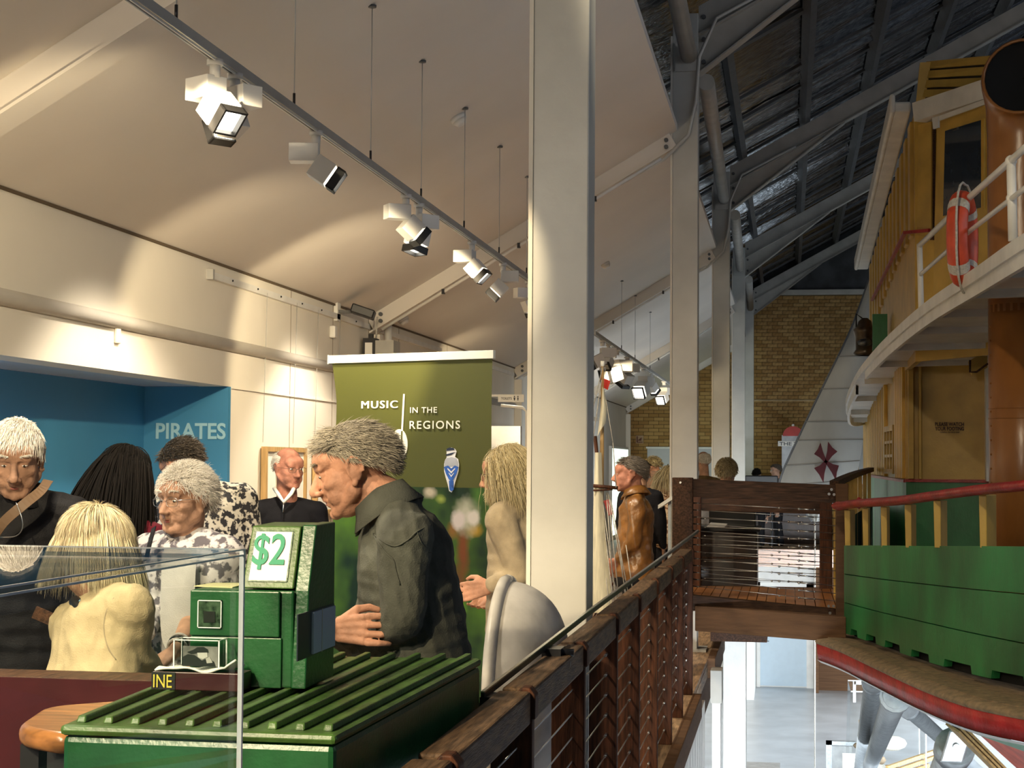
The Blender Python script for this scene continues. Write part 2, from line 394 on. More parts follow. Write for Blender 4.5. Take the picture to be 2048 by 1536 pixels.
for i, z in enumerate(reversed(zb)):
    x = -3.72-(.12 if i % 2 else 0)
    while x < 6.0:
        xs = x; x += BW+J
        if xs < XE-.3 and z > ZW+SL*(xs+BW-XW)-.02: continue
        if xs > 2.3 : continue
        # the sail covers the lower right triangle
        inview = xs > xr0-.05 and xs < xr1-(.0 if z > 5 else (5.5-z)*.42) and z > 1.0
        if inview and nb < 300:
            o = bpy.data.objects.new('brick', var[(i*7+nb*5) % 3]); COL.objects.link(o); o.parent = wf
            o.location = (xs-OFFW[0], YF+rnd.uniform(-.004, .001)-OFFW[1], z-OFFW[2]); nb += 1
        else: rest.box(xs, xs+BW, YF+rnd.uniform(-.004, .002), YF+.03, z, z+BH)
o = mk('brickwork', rest, brickm, wf); o['kind'] = 'stuff'
struct('trim_2', MB().box(-1.0, 2.5, YF-.12, YF, ZT-.02, ZT+.10), M['rafter'])
zq = at(1560, 801, YF)[2]
struct('trim_3', MB().box(-.8, 2.5, YF-.02, YF, zq-.02, zq+.02), mat('string_course', (.45, .33, .17), .7))

# nave roof: foil blanket over purlins
ZR0, SR = 5.74, .548
def zroof(x): return ZR0+SR*(x+1.0)
R_ = np.random.RandomState(3); XS = np.linspace(-3.6, 8.0, 60); YS = np.linspace(6, 40.5, 900)
w1 = np.cumsum(R_.randn(900))*.0; w2 = R_.randn(900)*.012; w3 = R_.randn(900, 60)*.006
for k in range(14):
    w2 = w2+.010*np.sin(YS*(1.5+k*1.7)+k*2.1)/(1+.12*k)
P = [[(x, y, zroof(x)+.03+w2[i]*(1+.5*math.sin(x*1.7+y*.3))+w3[i, j]) for j, x in enumerate(XS)] for i, y in enumerate(YS)]
cf = struct('ceiling_foil', MB().grid(P, True), M['foil'])
bt = None
for j in range(28):    # dark strips up the slope, added as the shade of the batten gaps
    y = 7.0+j*1.2
    mb = MB().beam((-3.4, y, zroof(-3.4)-.02), (7.9, y, zroof(7.9)-.02), .05 if j % 3 else .14, .035)
    if j % 3 == 0 or y > 20: mk('shade_band', mb, M['purlin'], cf)
for x in (-1.55, -.62, .22, 1.06, 1.95, 2.85, 3.7, 4.6):
    mk('purlin', MB().beam((x, 5, zroof(x)-.10), (x, YF, zroof(x)-.10), .075, .17, (-.48, 0, .88)), M['purlin'], cf)
# gable above the brick wall
wg = struct('wall_gable', MB().box(-3.6, 9, YF+.05, YF+.2, ZT+.1, 9.5), mat('dark_gable_sheet', (.05, .055, .06), .6, var=.3, scale=3))
# gallery rafters
for n, y in enumerate(CY):
    r = thing('gallery_rafter', ['cream rafter crossing the gallery ceiling at top left, before the nearest column', 'cream rafter with bolted foot meeting the second column', 'cream rafter under the gallery ceiling, second beyond the banner top',
                                 'cream rafter above the far spotlight track', 'cream rafter against the far brick gable'][n], 'rafter', (XW, y, ZW-.14), 'sloping rafters under the gallery ceiling')
    x0, x1 = XW+.01, XE-.03
    mk('beam', MB().beam((x0, y, ZW+SL*(x0-XW)-.075), (x1, y, ZW+SL*(x1-XW)-.075), .16, .135), M['ceil'], r, bevel=.006)
    mk('flange', MB().beam((x0, y-.005, ZW+SL*(x0-XW)-.150), (x1, y-.005, ZW+SL*(x1-XW)-.150), .20, .014), M['ceil'], r)
    if n in (1, 2, 3):
        mk('conduit', MB().tube([(x0+.12, y-.12, ZW+SL*.12-.19), (x1-.1, y-.12, ZW+SL*(x1-.1-XW)-.19)], .014, 8), M['white'], r)
        mb = MB()
        for t in (.25, .5, .75):
            xx = x0+(x1-x0)*t; mb.box(xx-.012, xx+.012, y-.14, y-.1, ZW+SL*(xx-XW)-.215, ZW+SL*(xx-XW)-.17)
        mk('clip', mb, M['iron'], r)['kind'] = 'stuff'
    if n:
        for xx in (x0+.10, x1-.06):
            for dz in (-.045, -.105):
                mk('bolt', MB().tube([(xx, y-.10, ZW+SL*(xx-XW)+dz), (xx, y-.075, ZW+SL*(xx-XW)+dz)], .019, 8), M['purlin'], r)
        mk('wall_stub', MB().box(XW, XW+.10, y-.06, y+.06, 0, ZW-.16), M['wall'], r)
# columns
CL = ['tall white steel column nearest the camera, full height of the picture', 'second white steel column, standing behind the corner of the cable gate',
      'third white steel column, lit cream, next beyond the gate post', 'fourth white steel column with a bright sheen', 'last white steel column beside the far brick wall']
ZC = 5.58
for n, y in enumerate(CY):
    r = thing('steel_column', CL[n], 'column', (-.89, y+.11, 0), 'row of white steel columns')
    mk('shaft', MB().box(-1.003, -.780, y, y+.22, -.04 if n else -3.5, ZC), M['steel'], r, bevel=.006)
    mk('edge_strip', MB().box(-1.020, -1.003, y-.004, y+.226, .1, ZC-.2), M['wall'], r)
    if n:
        mk('base_plate', MB().box(-1.08, -.70, y-.06, y+.28, 0, .02), M['steel'], r)
        xr = 7.4; zt0 = ZC-.42
        # nave rafter springing from the column head, with haunch
        nr = thing('nave_rafter', ['', 'pale grey nave rafter springing from the second column head at the top edge', 'pale grey nave rafter springing from the third column, crossing behind the boat roof',
                                   'pale grey nave rafter springing from the fourth column', 'last nave rafter on the brick gable'][n], 'rafter', (-.78, y+.11, ZC), 'nave rafters under the foil roof')
        zr = lambda x: zroof(x)-.20
        mk('beam', MB().prism([(-.78, y+.08, zr(-.78)), (xr, y+.08, zr(xr)), (xr, y+.08, zr(xr)-.26), (-.78, y+.08, zr(-.78)-.26)], (0, .08, 0)), M['rafter'], nr)
        mk('flange', MB().beam((-.78, y+.11, zr(-.78)-.265), (xr, y+.11, zr(xr)-.265), .18, .014), M['rafter'], nr)
        mk('haunch', MB().prism([(-.78, y+.09, zr(-.78)-.26), (.75, y+.09, zr(.75)-.26), (-.78, y+.09, zr(-.78)-.60)], (0, .05, 0)), M['rafter'], nr)
        mk('haunch_flange', MB().beam((.75, y+.11, zr(.75)-.275), (-.78, y+.11, zr(-.78)-.61), .17, .014), M['rafter'], nr)
        for dz in (-.1, -.3, -.5): mk('bolt', MB().tube([(-.735, y+.06, zr(-.78)+dz), (-.735, y+.085, zr(-.78)+dz)], .02, 8), M['purlin'], nr)
        # round eaves strut towards the next frame
        y1 = CY[n-1]
        st = thing('eaves_strut', 'round %s eaves strut running %s' % ('cream', ['', 'from the top edge down to the second column head', 'between the second and third column heads', 'between the third and fourth column heads', 'to the last column head'][n]), 'strut', (-.8, (y+y1)/2, 5.2), 'round eaves struts between the columns')
        mk('tube', MB().tube([(-.72 if n > 1 else -.86, y1+.25, 5.02 if n > 1 else 5.5), (-.86, y-.02, 5.20)], .075, 14), M['rafter'], st)
        mk('end_plate', MB().box(-.98, -.79, y-.03, y, 5.06, 5.32), M['steel'], st)
    if n in (1, 2):
        mk('conduit', MB().tube([(-1.45, y-.11, ZW+SL*(-1.45-XW)-.19), (-1.07, y-.10, ZE-.27), (-.86, y-.05, ZE-.05), (-.80, y-.03, ZE+.25), (-.77, y-.03, ZC-.4), (-.62, y-.0, ZC-.05), (.1, y, ZC+.32)], .016, 8), M['steel'], r)
# far-end signs and openings
pa = at(1295, 897, YF); pb = at(1400, 955, YF)
wb = thing('notice_board', 'plain grey-white board on the brick end wall behind the seated heads', 'board', (pa[0], YF, .4))
mk('panel', MB().box(pa[0], at(1426, 900, YF)[0], YF-.05, YF-.01, .2, pa[2]), mat('pale_grey_board', (.50, .50, .52), .5, var=.02), wb)
mk('rim', MB().box(pa[0]-.03, at(1426, 900, YF)[0], YF-.06, YF-.01, pa[2], pa[2]+.04), M['white'], wb)
pa = at(1272, 871, YF); pb = at(1287, 887, YF)
po = thing('poster', 'small square red-brown poster on the far brick wall', 'poster', (pa[0], YF, pb[2]))
mk('sheet', MB().box(pa[0], pb[0], YF-.03, YF-.01, pb[2], pa[2]), mat('poster_tan', (.42, .28, .16), .6), po)
cx_, cz_ = (pa[0]+pb[0])/2, (pa[2]+pb[2])/2
mb = MB()
mb.box(pa[0]+.02, pa[0]+.045, YF-.035, YF-.03, pb[2]+.02, pa[2]-.02).box(pa[0]+.02, pb[0]-.02, YF-.035, YF-.03, pb[2]+.02, pb[2]+.04).prism([(cx_-.05, YF-.035, cz_-.03), (cx_+.04, YF-.035, cz_-.03), (cx_+.05, YF-.035, cz_+.05), (cx_, YF-.035, cz_+.02)], (0, .005, 0))
mk('print', mb, mat('poster_brown', (.14, .04, .02), .6), po)
pa = at(1254, 920, 37.5)
wd = struct('window_1', MB().box(XW, XW+.06, 35.5, 39.2, 0, at(1235, 893, 37)[2]), M['white'])
mk('pane', MB().box(XW+.06, XW+.065, 35.6, 39.1, .1, at(1235, 896, 37)[2]-.02), M['daypane'], wd)
# display sign with red dome behind the sail
pa = at(1556, 884, 37); pb = at(1600, 900, 37)
ds = thing('display_sign', 'white display panel with a lettered strip and red domed top, half behind the sail', 'sign', (pa[0]+.3, 37, 0))
mk('panel', MB().box(pa[0]+.08, pa[0]+.75, 37, 37.1, 0, pa[2]+.15), mat('display_white', (.5, .52, .54), .5), ds)
mk('strip', MB().box(pa[0], pa[0]+.8, 36.95, 37, pa[2]-.09, pa[2]+.02), M['paper'], ds)
mk('lettering', textfit(MB(), 'THE TR', (pa[0]+.03, 36.945, pa[2]-.075), .48, .075, (1, 0, 0), (0, 0, 1), .002, .01), M['iron'], ds)
mb = MB(); zc_ = at(1580, 872, 37)[2]
pts = [(pa[0]+.10, 36.98, zc_)]+[(pa[0]+.32-.22*math.cos(a_), 36.98, zc_+.21*math.sin(a_)) for a_ in np.linspace(0, math.pi, 14)]
mk('dome', mb.prism(pts[1:], (0, .1, 0)), M['red'], ds)
mk('knob', MB().ell((pa[0]+.32, 37, zc_+.23), .03), M['white'], ds)

# ground floor: door, frames, service columns
d0 = atz(1521, 1366, ZG+.03); d1 = atz(1613, 1372, ZG+.03); dtop = at(1560, 1270, YF)[2]+.5
w2_ = struct('wall_ground', MB().box(-8, 12, YF-.12, YF-.02, ZG, -.4), M['white'])
dr = struct('door_1', MB().box(d0[0], d1[0], YF-.16, YF-.12, ZG+.03, ZG+2.3), M['doorblue'])
mk('door_frame', MB().box(d0[0]-.08, d0[0], YF-.2, YF-.12, ZG, ZG+2.4).box(d1[0], d1[0]+.16, YF-.2, YF-.12, ZG, ZG+2.4).box(d0[0]-.08, d1[0]+.16, YF-.2, YF-.12, ZG+2.3, ZG+2.4), M['white'], dr)
mk('handle', MB().tube([(d0[0]+.08, YF-.2, ZG+1.05), (d0[0]+.2, YF-.2, ZG+1.05)], .015, 6), M['galv'], dr)
tag(mk('wall_pier', MB().box(d0[0]-.75, d0[0]-.1, YF-2.4, YF-.12, ZG, -.4), M['white']), 'white boxed pier on the ground floor left of the pale blue door', 'pier')
tag(mk('storage_rack', MB().box(d1[0]+.2, d1[0]+.26, YF-1.0, YF-.2, ZG, -.4).box(d1[0]+.26, 3.2, YF-.5, YF-.2, ZG, -.4).box(d1[0]+.2, 3.2, YF-1.0, YF-.3, ZG+1.6, ZG+1.66), M['beam']), 'dark open wooden rack to the right of the pale blue door', 'rack')
gc = thing('support_post', 'broad white post rising from the ground floor under the timber bridge', 'post', (-.5, 16.3, ZG))
xa = at(1446, 1400, 16.5)[0]; xb = at(1492, 1400, 16.5)[0]
mk('shaft', MB().box(xa, xb, 16.5, 16.75, ZG, .10), M['white'], gc, bevel=.005)
mk('base_collar', MB().box(xa-.05, xb+.05, 16.45, 16.8, ZG, ZG+.06), M['white'], gc)
xa = at(1424, 1450, 13)[0]; xb = at(1441, 1450, 13)[0]
gc = thing('support_post', 'thin white post with a grey clamp box beside the walkway cladding', 'post', ((xa+xb)/2, 13, ZG))
mk('shaft', MB().box(xa, xb, 13, 13.15, ZG, -.14), M['white'], gc)
mk('clamp_box', MB().box(xa-.01, xb+.01, 12.95, 13.2, at(1432, 1405, 13)[2], at(1432, 1340, 13)[2]), M['rafter'], gc)
mb = MB(); q = atz(1500, 1536, ZG)
mb.box(q[0]-.1, q[0]+.5, q[1]-.4, q[1]+.55, ZG, ZG+.01)
tag(mk('floor_plate', mb, mat('ribbed_plate', (.36, .36, .35), .5, bump=.5)), 'flat ribbed plate lying on the grey floor at the foot of the white post', 'plate')

# end platform of the gallery crossing the hall, with a low counter on it
pf = struct('floor', MB().box(-.66, 9, 32.8, YF, -.14, 0), M['floorw'])
mk('edge_board', MB().box(-.6, 9, 32.7, 32.8, -.32, .01), M['bench'], pf)
tag(mk('counter', MB().box(at(1462, 1000, 34)[0], at(1650, 1000, 34)[0], 35.3, 35.9, 0, .95).box(at(1458, 1000, 34)[0], at(1655, 1000, 34)[0], 35.25, 35.95, .95, 1.0), mat('dark_counter_wood', (.05, .025, .014), .5, var=.3), bevel=.01), 'long dark counter at the far end of the hall behind both gates', 'counter')

sp_ = struct('floor', MB().box(-.66, -.18, 14.75, 19.2, .10, .2), M['wood'])
# ================================================================ BALUSTRADE ALONG THE WALKWAY
XRL, XRR, ZRAIL = -.755, -.668, 1.02
PY = [3.40, 4.45, 5.62, 6.70, 7.72, 8.80, 9.90, 10.95, 12.05]
bl = thing('balustrade', 'dark hardwood balustrade with stainless cables along the walkway edge', 'railing', (-.7, 8, 0))
def post(y, first=[None]):
    if first[0] is None:
        mb = MB().box(XRL-.02, XRR+.004, y, y+.045, .0, ZRAIL-.075)
        mb.prism([(XRL+.045, y, ZRAIL-.075), (XRR+.012, y, ZRAIL-.075), (XRR+.012, y, ZRAIL-.012), (XRR-.004, y, ZRAIL+.008), (XRL+.06, y, ZRAIL+.008), (XRL+.045, y, ZRAIL-.01)], (0, .06, 0))
        first[0] = (mk('post', mb, M['woodv'], bl, bevel=.004), y); return first[0][0]
    return share(first[0][0], (0, y-first[0][1], 0), bl)
for i, y in enumerate(PY): post(y)
for i in range(len(PY)):
    y0_ = 3.0 if i == 0 else PY[i-1]+.062; y1_ = PY[i]-.002
    mk('top_rail', MB().box(XRL, XRR, y0_, y1_, ZRAIL-.088, ZRAIL), M['woodtop'], bl, bevel=.007)
for k in range(11):
    z = .09+k*.078
    mk('cable', MB().tube([(-.705, 3.0, z), (-.705, 12.1, z)], .0026, 5), M['cable'], bl)
mb = MB()
for y in PY[3:]:
    for k in range(11): mb.tube([(-.705, y-.06, .09+k*.078), (-.705, y-.002, .09+k*.078)], .006, 6)
mk('cable_fitting', mb, M['cable'], bl)['kind'] = 'stuff'
tag(mk('rail_block', MB().prism([(-.725, 2.86, .93), (-.685, 2.86, .93), (-.675, 2.86, .955), (-.705, 2.86, .985), (-.735, 2.86, .955)], (0, .05, 0)).box(-.73, -.68, 2.865, 2.90, .6, .93), M['frame']), 'small sawn pale timber end block sticking up at the bottom of the picture', 'block')
# slim black handrail with clips, inside the balustrade
ha = thing('handrail', 'slim black metal handrail with clamps sloping beside the balustrade', 'handrail', (-.86, 6, .95))
h0, h1, h2 = at(965, 1392, 4.35), at(1170, 1232, 6.1), at(1396, 1063, 11.6)
mk('bar', MB().sweep([h0, h1, h2], .010, .016), M['iron'], ha)
mk('bright_edge', MB().sweep([h0+np.array([0, 0, .010]), h1+np.array([0, 0, .010]), h2+np.array([0, 0, .010])], .010, .004), M['cable'], ha)
for t in (.03, .55):
    c = h0*(1-t)+h1*t
    mk('clamp', MB().box(c[0]-.01, c[0]+.05, c[1]-.05, c[1]+.05, c[2]-.07, c[2]-.005).tube([c+np.array([0, 0, -.02]), c+np.array([.085, 0, -.02])], .012, 8).tube([c+np.array([0, -.04, -.05]), c+np.array([.08, -.04, -.05])], .009, 8), M['iron'], ha)
mk('stay_rod', MB().tube([h0*.62+h1*.38-np.array([0, 0, .045]), h0*.35+h1*.65-np.array([0, 0, .03])], .005, 6), M['iron'], ha)

# ================================================================ BRIDGE AND CABLE GATES
BY = 12.35
def zat(x, y, Y=BY): return at(x, y, Y)[2]
def xat(x, Y=BY): return at(x, 1000, Y)[0]
br = thing('timber_bridge', 'heavy brown timber bridge beam with planked deck joining the walkway to the boat', 'bridge', (-.1, 13.2, .42))
pl = [at(1390, 1212, 12.3), at(1692, 1234, 11.9), at(1692, 1286, 11.9), at(1390, 1262, 12.3)]
mk('front_beam', MB().prism(pl, (0, .12, 0)), M['beam'], br, bevel=.006)
mk('back_beam', MB().box(pl[0][0], .55, 14.55, 14.7, .42, .58), M['beam'], br)
fb = None
for i in range(17):
    x = pl[0][0]-.16+i*.073
    if fb is None: fb = mk('deck_plank', MB().box(x, x+.066, 12.43, 14.55, .555, .585), M['bench'], br); x0 = x
    else: share(fb, (x-x0, 0, 0), br)
mk('bearer', MB().box(pl[0][0], .5, 13.2, 13.35, .40, .555), M['beam'], br)
def gate(Y, pxl, pxr, label, wl, wr, tops, bots, ncab, posty, matp, fr=None):
    g = thing('cable_gate', label, 'gate', (xat((pxl+pxr)/2, Y), Y, .55))
    a = at(pxl, tops[0], Y); b = at(pxr, tops[1], Y)
    h = at(pxl, tops[0], Y)[2]-at(pxl, tops[0]+36, Y)[2]
    mk('top_rail', MB().prism([a, b, b-np.array([0, 0, h]), a-np.array([0, 0, h])], (0, .07, 0)), M['woodx'], g, bevel=.006)
    a2 = at(pxl, bots[0], Y); b2 = at(pxr, bots[1], Y); hb = h*.85
    mk('bottom_rail', MB().prism([a2, b2, b2-np.array([0, 0, hb]), a2-np.array([0, 0, hb])], (0, .07, 0)), M['woodx'], g, bevel=.006)
    pw = at(pxl+wl, 1000, Y)[0]-a[0]
    mk('post', MB().box(a[0]-pw*.02, a[0]+pw, Y-.05, Y+.06, a2[2]-hb if not fr else fr, a[2]+.004), matp[0], g, bevel=.005)
    pw2 = b[0]-at(pxr-wr, 1000, Y)[0]
    mk('post', MB().box(b[0]-pw2*.02-.002, b[0]+pw2, Y-.05, Y+.03, b2[2]-hb-.03, b[2]+.01), matp[1], g, bevel=.005)
    for k in range(ncab):
        t = (k+1)/(ncab+1)
        p = (a-np.array([0, 0, h]))*(1-t)+a2*t; q = (b-np.array([0, 0, h]))*(1-t)+b2*t
        p = p+np.array([pw, .035, 0]); q = q+np.array([0, .035, 0])
        mk('cable', MB().tube([p, q], .0026, 5), M['cable'], g)
    mb = MB()
    for k in range(ncab):
        t = (k+1)/(ncab+1)
        p = (a-np.array([0, 0, h]))*(1-t)+a2*t; q = (b-np.array([0, 0, h]))*(1-t)+b2*t; q = q+np.array([0, .035, 0])
        u = (p-q)/np.linalg.norm(p-q); c = q+u*.26; d = q+u*.40; e = q+u*.15
        mb.tube([c, e], .0055, 6).ell(c, .010, n=8, m=5).ell(d, .009, n=8, m=5)
        mb.ell(e, .008, n=8, m=5)
        mb.tube([p+np.array([pw, .03, 0]), p+np.array([pw+.04, -.02, 0])], .005, 5)
    mk('turnbuckle', mb, M['cable'], g)['kind'] = 'stuff'
    return g, a, b, b2
g1, a_, b_, b2_ = gate(BY, 1346, 1672, 'dark timber gate with horizontal cables and bolted end post, near side of the bridge', 40, 24, (956, 970), (1186, 1218), 13, 0, (M['wood'], M['beam']))
for (x, y) in ((1663, 979), (1658, 988), (1668, 989), (1657, 1212), (1667, 1212), (1660, 1226)):
    c = at(x, y, BY-.055); mk('bolt', MB().tube([c, c-np.array([0, .012, 0])], .010, 10), M['cable'], g1)
c = at(1361, 965, BY-.055); mk('bolt', MB().tube([c, c-np.array([0, .012, 0])], .008, 10), M['cable'], g1)
mk('latch_tube', MB().tube([at(1382, 985, BY+.03), at(1382, 1048, BY+.03)], .004, 6), M['cable'], g1)
g2 = gate(14.55, 1376, 1640, 'second timber gate panel with cables on the far side of the bridge', 26, 24, (984, 992), (1190, 1200), 9, 0, (M['woodv'], M['woodv']))
# dark cabinet on the bridge
pc = thing('cabinet', 'broad dark brown cabinet with papers lying on its black top, behind the cable gate', 'cabinet', (-.45, 15.6, .2))
c0, c1 = xat(1392, 15.2), xat(1514, 15.2); zt = zat(1400, 1062, 15.2)
mk('body', MB().box(c0, c1, 15.2, 15.85, .2, zt), mat('dark_brown_veneer', (.035, .020, .013), .35, var=.3, scale=5), pc, bevel=.01)
mk('top', MB().box(c0-.03, c1+.03, 15.15, 15.9, zt, zt+.03).box(c0+.1, c1-.02, 15.5, 15.9, zt+.03, zt+.22), M['dark'], pc, bevel=.006)
mk('moulding', MB().box(c0-.01, c1+.01, 15.185, 15.2, zt-.24, zt-.225).box(c0-.01, c1+.01, 15.185, 15.2, zt-.62, zt-.605), M['wood'], pc)
pq = at(1427, 1040, 15.3)
tag(mk('paper_sheet', MB().hexa([(pq[0]-.06, 15.22, zt+.031), (pq[0]+.10, 15.25, zt+.031), (pq[0]+.12, 15.44, zt+.031), (pq[0]-.03, 15.42, zt+.031)], [(pq[0]-.06, 15.22, zt+.036), (pq[0]+.10, 15.25, zt+.036), (pq[0]+.12, 15.44, zt+.06), (pq[0]-.03, 15.42, zt+.07)]), M['paper']), 'curled sheet of white paper on the cabinet top seen through the cables', 'paper')
# lectern/music stand shape beside the gate post
ls = thing('lectern', 'slanted reading desk with pale edge on a metal leg, left of the dark gate post', 'lectern', (xat(1335, 13.4), 13.4, 0))
p, q = at(1316, 1010, 13.2), at(1345, 991, 13.2)
mk('desk', MB().prism([p, q, q-np.array([0, 0, .03]), p-np.array([0, 0, .03])], (0, .35, 0)), M['track'], ls)
mk('leg', MB().box(xat(1336, 13.3), xat(1342, 13.3), 13.3, 13.34, 0, p[2]+.03), M['galv'], ls)

# ================================================================ THE BOAT
SH = thing('boat', 'green, yellow and white wooden harbour boat standing beside the gallery', 'boat', (1.5, 14, -1))
def spl(P, n):   # Catmull-Rom resample
    P = [np.array(p, float) for p in P]; P = [2*P[0]-P[1]]+P+[2*P[-1]-P[-2]]; out = []
    for i in range(1, len(P)-2):
        for t in np.linspace(0, 1, n, endpoint=False):
            a, b, c, d = P[i-1:i+3]; out.append(.5*((2*b)+(-a+c)*t+(2*a-5*b+4*c-d)*t*t+(-a+3*b-3*c+d)*t**3))
    out.append(P[-2]); return out
# bulwark outer face: bottom and top curves
BPX = [(1688, 1090, 1266, 11.95), (1760, 1090, 1291, 11.15), (1830, 1091, 1316, 10.5), (1930, 1091, 1345, 9.75), (2048, 1092, 1371, 9.15), (2200, 1094, 1400, 8.6), (2420, 1096, 1440, 8.15)]
SEAM1 = [1148, 1158, 1166, 1177, 1188, 1204, 1226]; SEAM2 = [1205, 1224, 1240, 1263, 1287, 1316, 1352]
lv = [[at(x, t, Y) for x, t, b, Y in BPX], [at(x, s, Y) for (x, t, b, Y), s in zip(BPX, SEAM1)], [at(x, s, Y) for (x, t, b, Y), s in zip(BPX, SEAM2)], [at(x, b, Y) for x, t, b, Y in BPX]]
for L_ in lv:      # same plan line for every level
    for i, p in enumerate(L_): p[0] = lv[0][i][0]
lv = [spl(L_, 8) for L_ in lv]
def nrm2(pts, i):
    t = pts[min(i+1, len(pts)-1)]-pts[max(i-1, 0)]; n = np.array([t[1], -t[0], 0]); return n/np.linalg.norm(n)
TH = .05
bw = mk('bulwark', MB().box(lv[0][0][0]+.005, lv[0][0][0]+.07, 11.955, 12.0, lv[3][0][2], lv[0][0][2]-.005), M['shipgreen'], SH)
for k in range(3):
    up_, lo_ = lv[k], lv[k+1]; N_ = len(up_); gap = .003
    sgn = -1 if nrm2(up_, 5)[0] > 0 else 1
    if k < 2:
        P = [[up_[i]-np.array([0, 0, gap]), lo_[i]+np.array([0, 0, gap]), lo_[i]+np.array([0, 0, gap])-sgn*nrm2(up_, i)*TH, up_[i]-np.array([0, 0, gap])-sgn*nrm2(up_, i)*TH] for i in range(N_)]
        mk('plank', MB().grid(P, False, closed=True), M['shipgreen'], bw)
    else:   # lowest strake with scupper notches
        up2 = []; lo2 = []; 
        D = np.linspace(0, N_-1, 300); ip = lambda L_, u: L_[int(u)]*(1-(u-int(u)))+L_[min(int(u)+1, N_-1)]*(u-int(u))
        edges = [(1702, 1715), (1732, 1752), (1770, 1799), (1822, 1858), (1888, 1943), (1983, 2047), (2090, 2160)]
        P = []
        for u in D:
            a, b = ip(up_, u), ip(lo_, u)
            v = b-EYE; pxx = 1024+F*(v@rt)/(v@fw)
            notch = any(e0 < pxx < e1 for e0, e1 in edges)
            b = b+np.array([0, 0, .045 if notch else 0]); n = nrm2(up_, int(u))
            P.append([a-np.array([0, 0, gap]), b, b-sgn*n*TH, a-np.array([0, 0, gap])-sgn*n*TH])
        mk('plank', MB().grid(P, False, closed=True), M['shipgreen'], bw)
mk('scupper_shadow_board', MB().grid([[p-sgn*nrm2(lv[3], i)*.07+np.array([0, 0, -.02]), p-sgn*nrm2(lv[3], i)*.07+np.array([0, 0, .12])] for i, p in enumerate(lv[3])]), M['black'], bw)  # black strip added behind the notches for the shade inside them
# stanchions and cap rail
RP = [(1678, 1008, 12.08), (1716, 1003, 11.62), (1800, 997, 10.75), (1880, 986, 10.1), (1965, 975, 9.5), (2048, 967, 9.12), (2200, 950, 8.6), (2400, 930, 8.1)]
rail = spl([at(x, y+4, Y) for x, y, Y in RP], 8)
P_ = []
for i, p in enumerate(rail):
    n = nrm2(rail, i); u = np.array([0, 0, 1.])
    P_.append([p+n*.055*math.cos(a)+u*.032*math.sin(a)*(1 if abs(math.sin(a)) < .8 else .9) for a in np.linspace(0, 2*math.pi, 12, endpoint=False)])
o = mk('cap_rail', MB().grid(P_, True, closed=True), M['redp'], SH)
mk('rail_joint', MB().ell(at(1718, 1006, 11.6), (.02, .015, .04)), M['redp'], o)
ro = mk('rail_end', MB().ell(rail[0], (.045, .05, .032)), M['redp'], SH)
for (x0, x1, Y) in ((1690, 1712, 11.93), (1726, 1742, 11.55), (1763, 1782, 11.1), (1811, 1836, 10.6), (1869, 1899, 10.1), (1960, 1999, 9.55), (2075, 2120, 9.0)):
    a = at(x0, 1092, Y); b = at(x1, 1092, Y); zt = np.interp(x0, [r[0] for r in RP], [r[1] for r in RP]); c = at(x0, zt+14, Y)
    m1 = MB().hexa([(a[0], Y+.01, a[2]-.01), (a[0]+.035, Y, a[2]-.01), (b[0], Y+.12, a[2]-.01), (b[0]-.03, Y+.14, a[2]-.01)],
                   [(a[0]-.005, Y+.01, c[2]), (a[0]+.035, Y, c[2]), (b[0], Y+.12, c[2]), (b[0]-.03, Y+.14, c[2])])
    mk('stanchion', m1, M['yellow'], SH, bevel=.004)
# timber deck edge and red strake, hull below
E_ = [(1633, 1283, 12.2), (1680, 1300, 11.3), (1748, 1332, 10.4), (1843, 1376, 9.4), (1938, 1410, 8.75), (2048, 1434, 8.3), (2200, 1462, 7.9), (2420, 1500, 7.5)]
de = spl([atz(x, y, .40) for x, y, Y in E_], 8)
inner = []
for i, p in enumerate(de):
    n = nrm2(de, i); n = n if n[0] > 0 else -n; inner.append(n)
sx = [(.0, -.012), (.0, .012), (.03, .03)]
P_ = [[p+np.array([0, 0, -.015]), p-n*.012+np.array([0, 0, .0]), p+np.array([0, 0, .018]), p+n*.06+np.array([0, 0, .030])] for p, n in zip(de, inner)]
dk = mk('deck', MB().grid(P_, True).grid([[p+n*.055+np.array([0, 0, .024]), p+n*4+np.array([0, 0, .024])] for p, n in zip(de, inner)]), M['deckw'], SH)
for k in range(4):
    w = .085; o0 = .062+k*(w+.006)
    P_ = [[p+n*o0+np.array([0, 0, .02]), p+n*o0+np.array([0, 0, .036]), p+n*(o0+w)+np.array([0, 0, .036]), p+n*(o0+w)+np.array([0, 0, .02])] for p, n in zip(de, inner)]
    mk('deck_board', MB().grid(P_, False, closed=True), M['deckw'], dk)
P_ = [[p+n*.0+np.array([0, 0, -.015]), p+n*.004+np.array([0, 0, -.07]), p+n*.012+np.array([0, 0, -.125]), p+n*.05+np.array([0, 0, -.125]), p+n*.05+np.array([0, 0, -.015])] for p, n in zip(de, inner)]
mk('rubbing_strake', MB().grid(P_, True, closed=True), M['redp'], SH)
def hullband(a, b, m, nm):
    P_ = [[p+n*a[0]+np.array([0, 0, a[1]]), p+n*(a[0]+b[0])/2+np.array([0, 0, (a[1]+b[1])/2]), p+n*b[0]+np.array([0, 0, b[1]])] for p, n in zip(de, inner)]
    return mk(nm, MB().grid(P_, True), m, SH)
hullband((.005, -.125), (.03, -.145), M['white'], 'white_line')
hullband((.03, -.145), (.75, -.40), M['palegreen'], 'hull_side')
hullband((.75, -.40), (.86, -.46), M['ltred'], 'red_line')
hullband((.86, -.46), (1.05, -.55), M['white'], 'hull_white_band')
hullband((1.05, -.55), (2.6, -1.9), M['ltred'], 'hull_bottom')
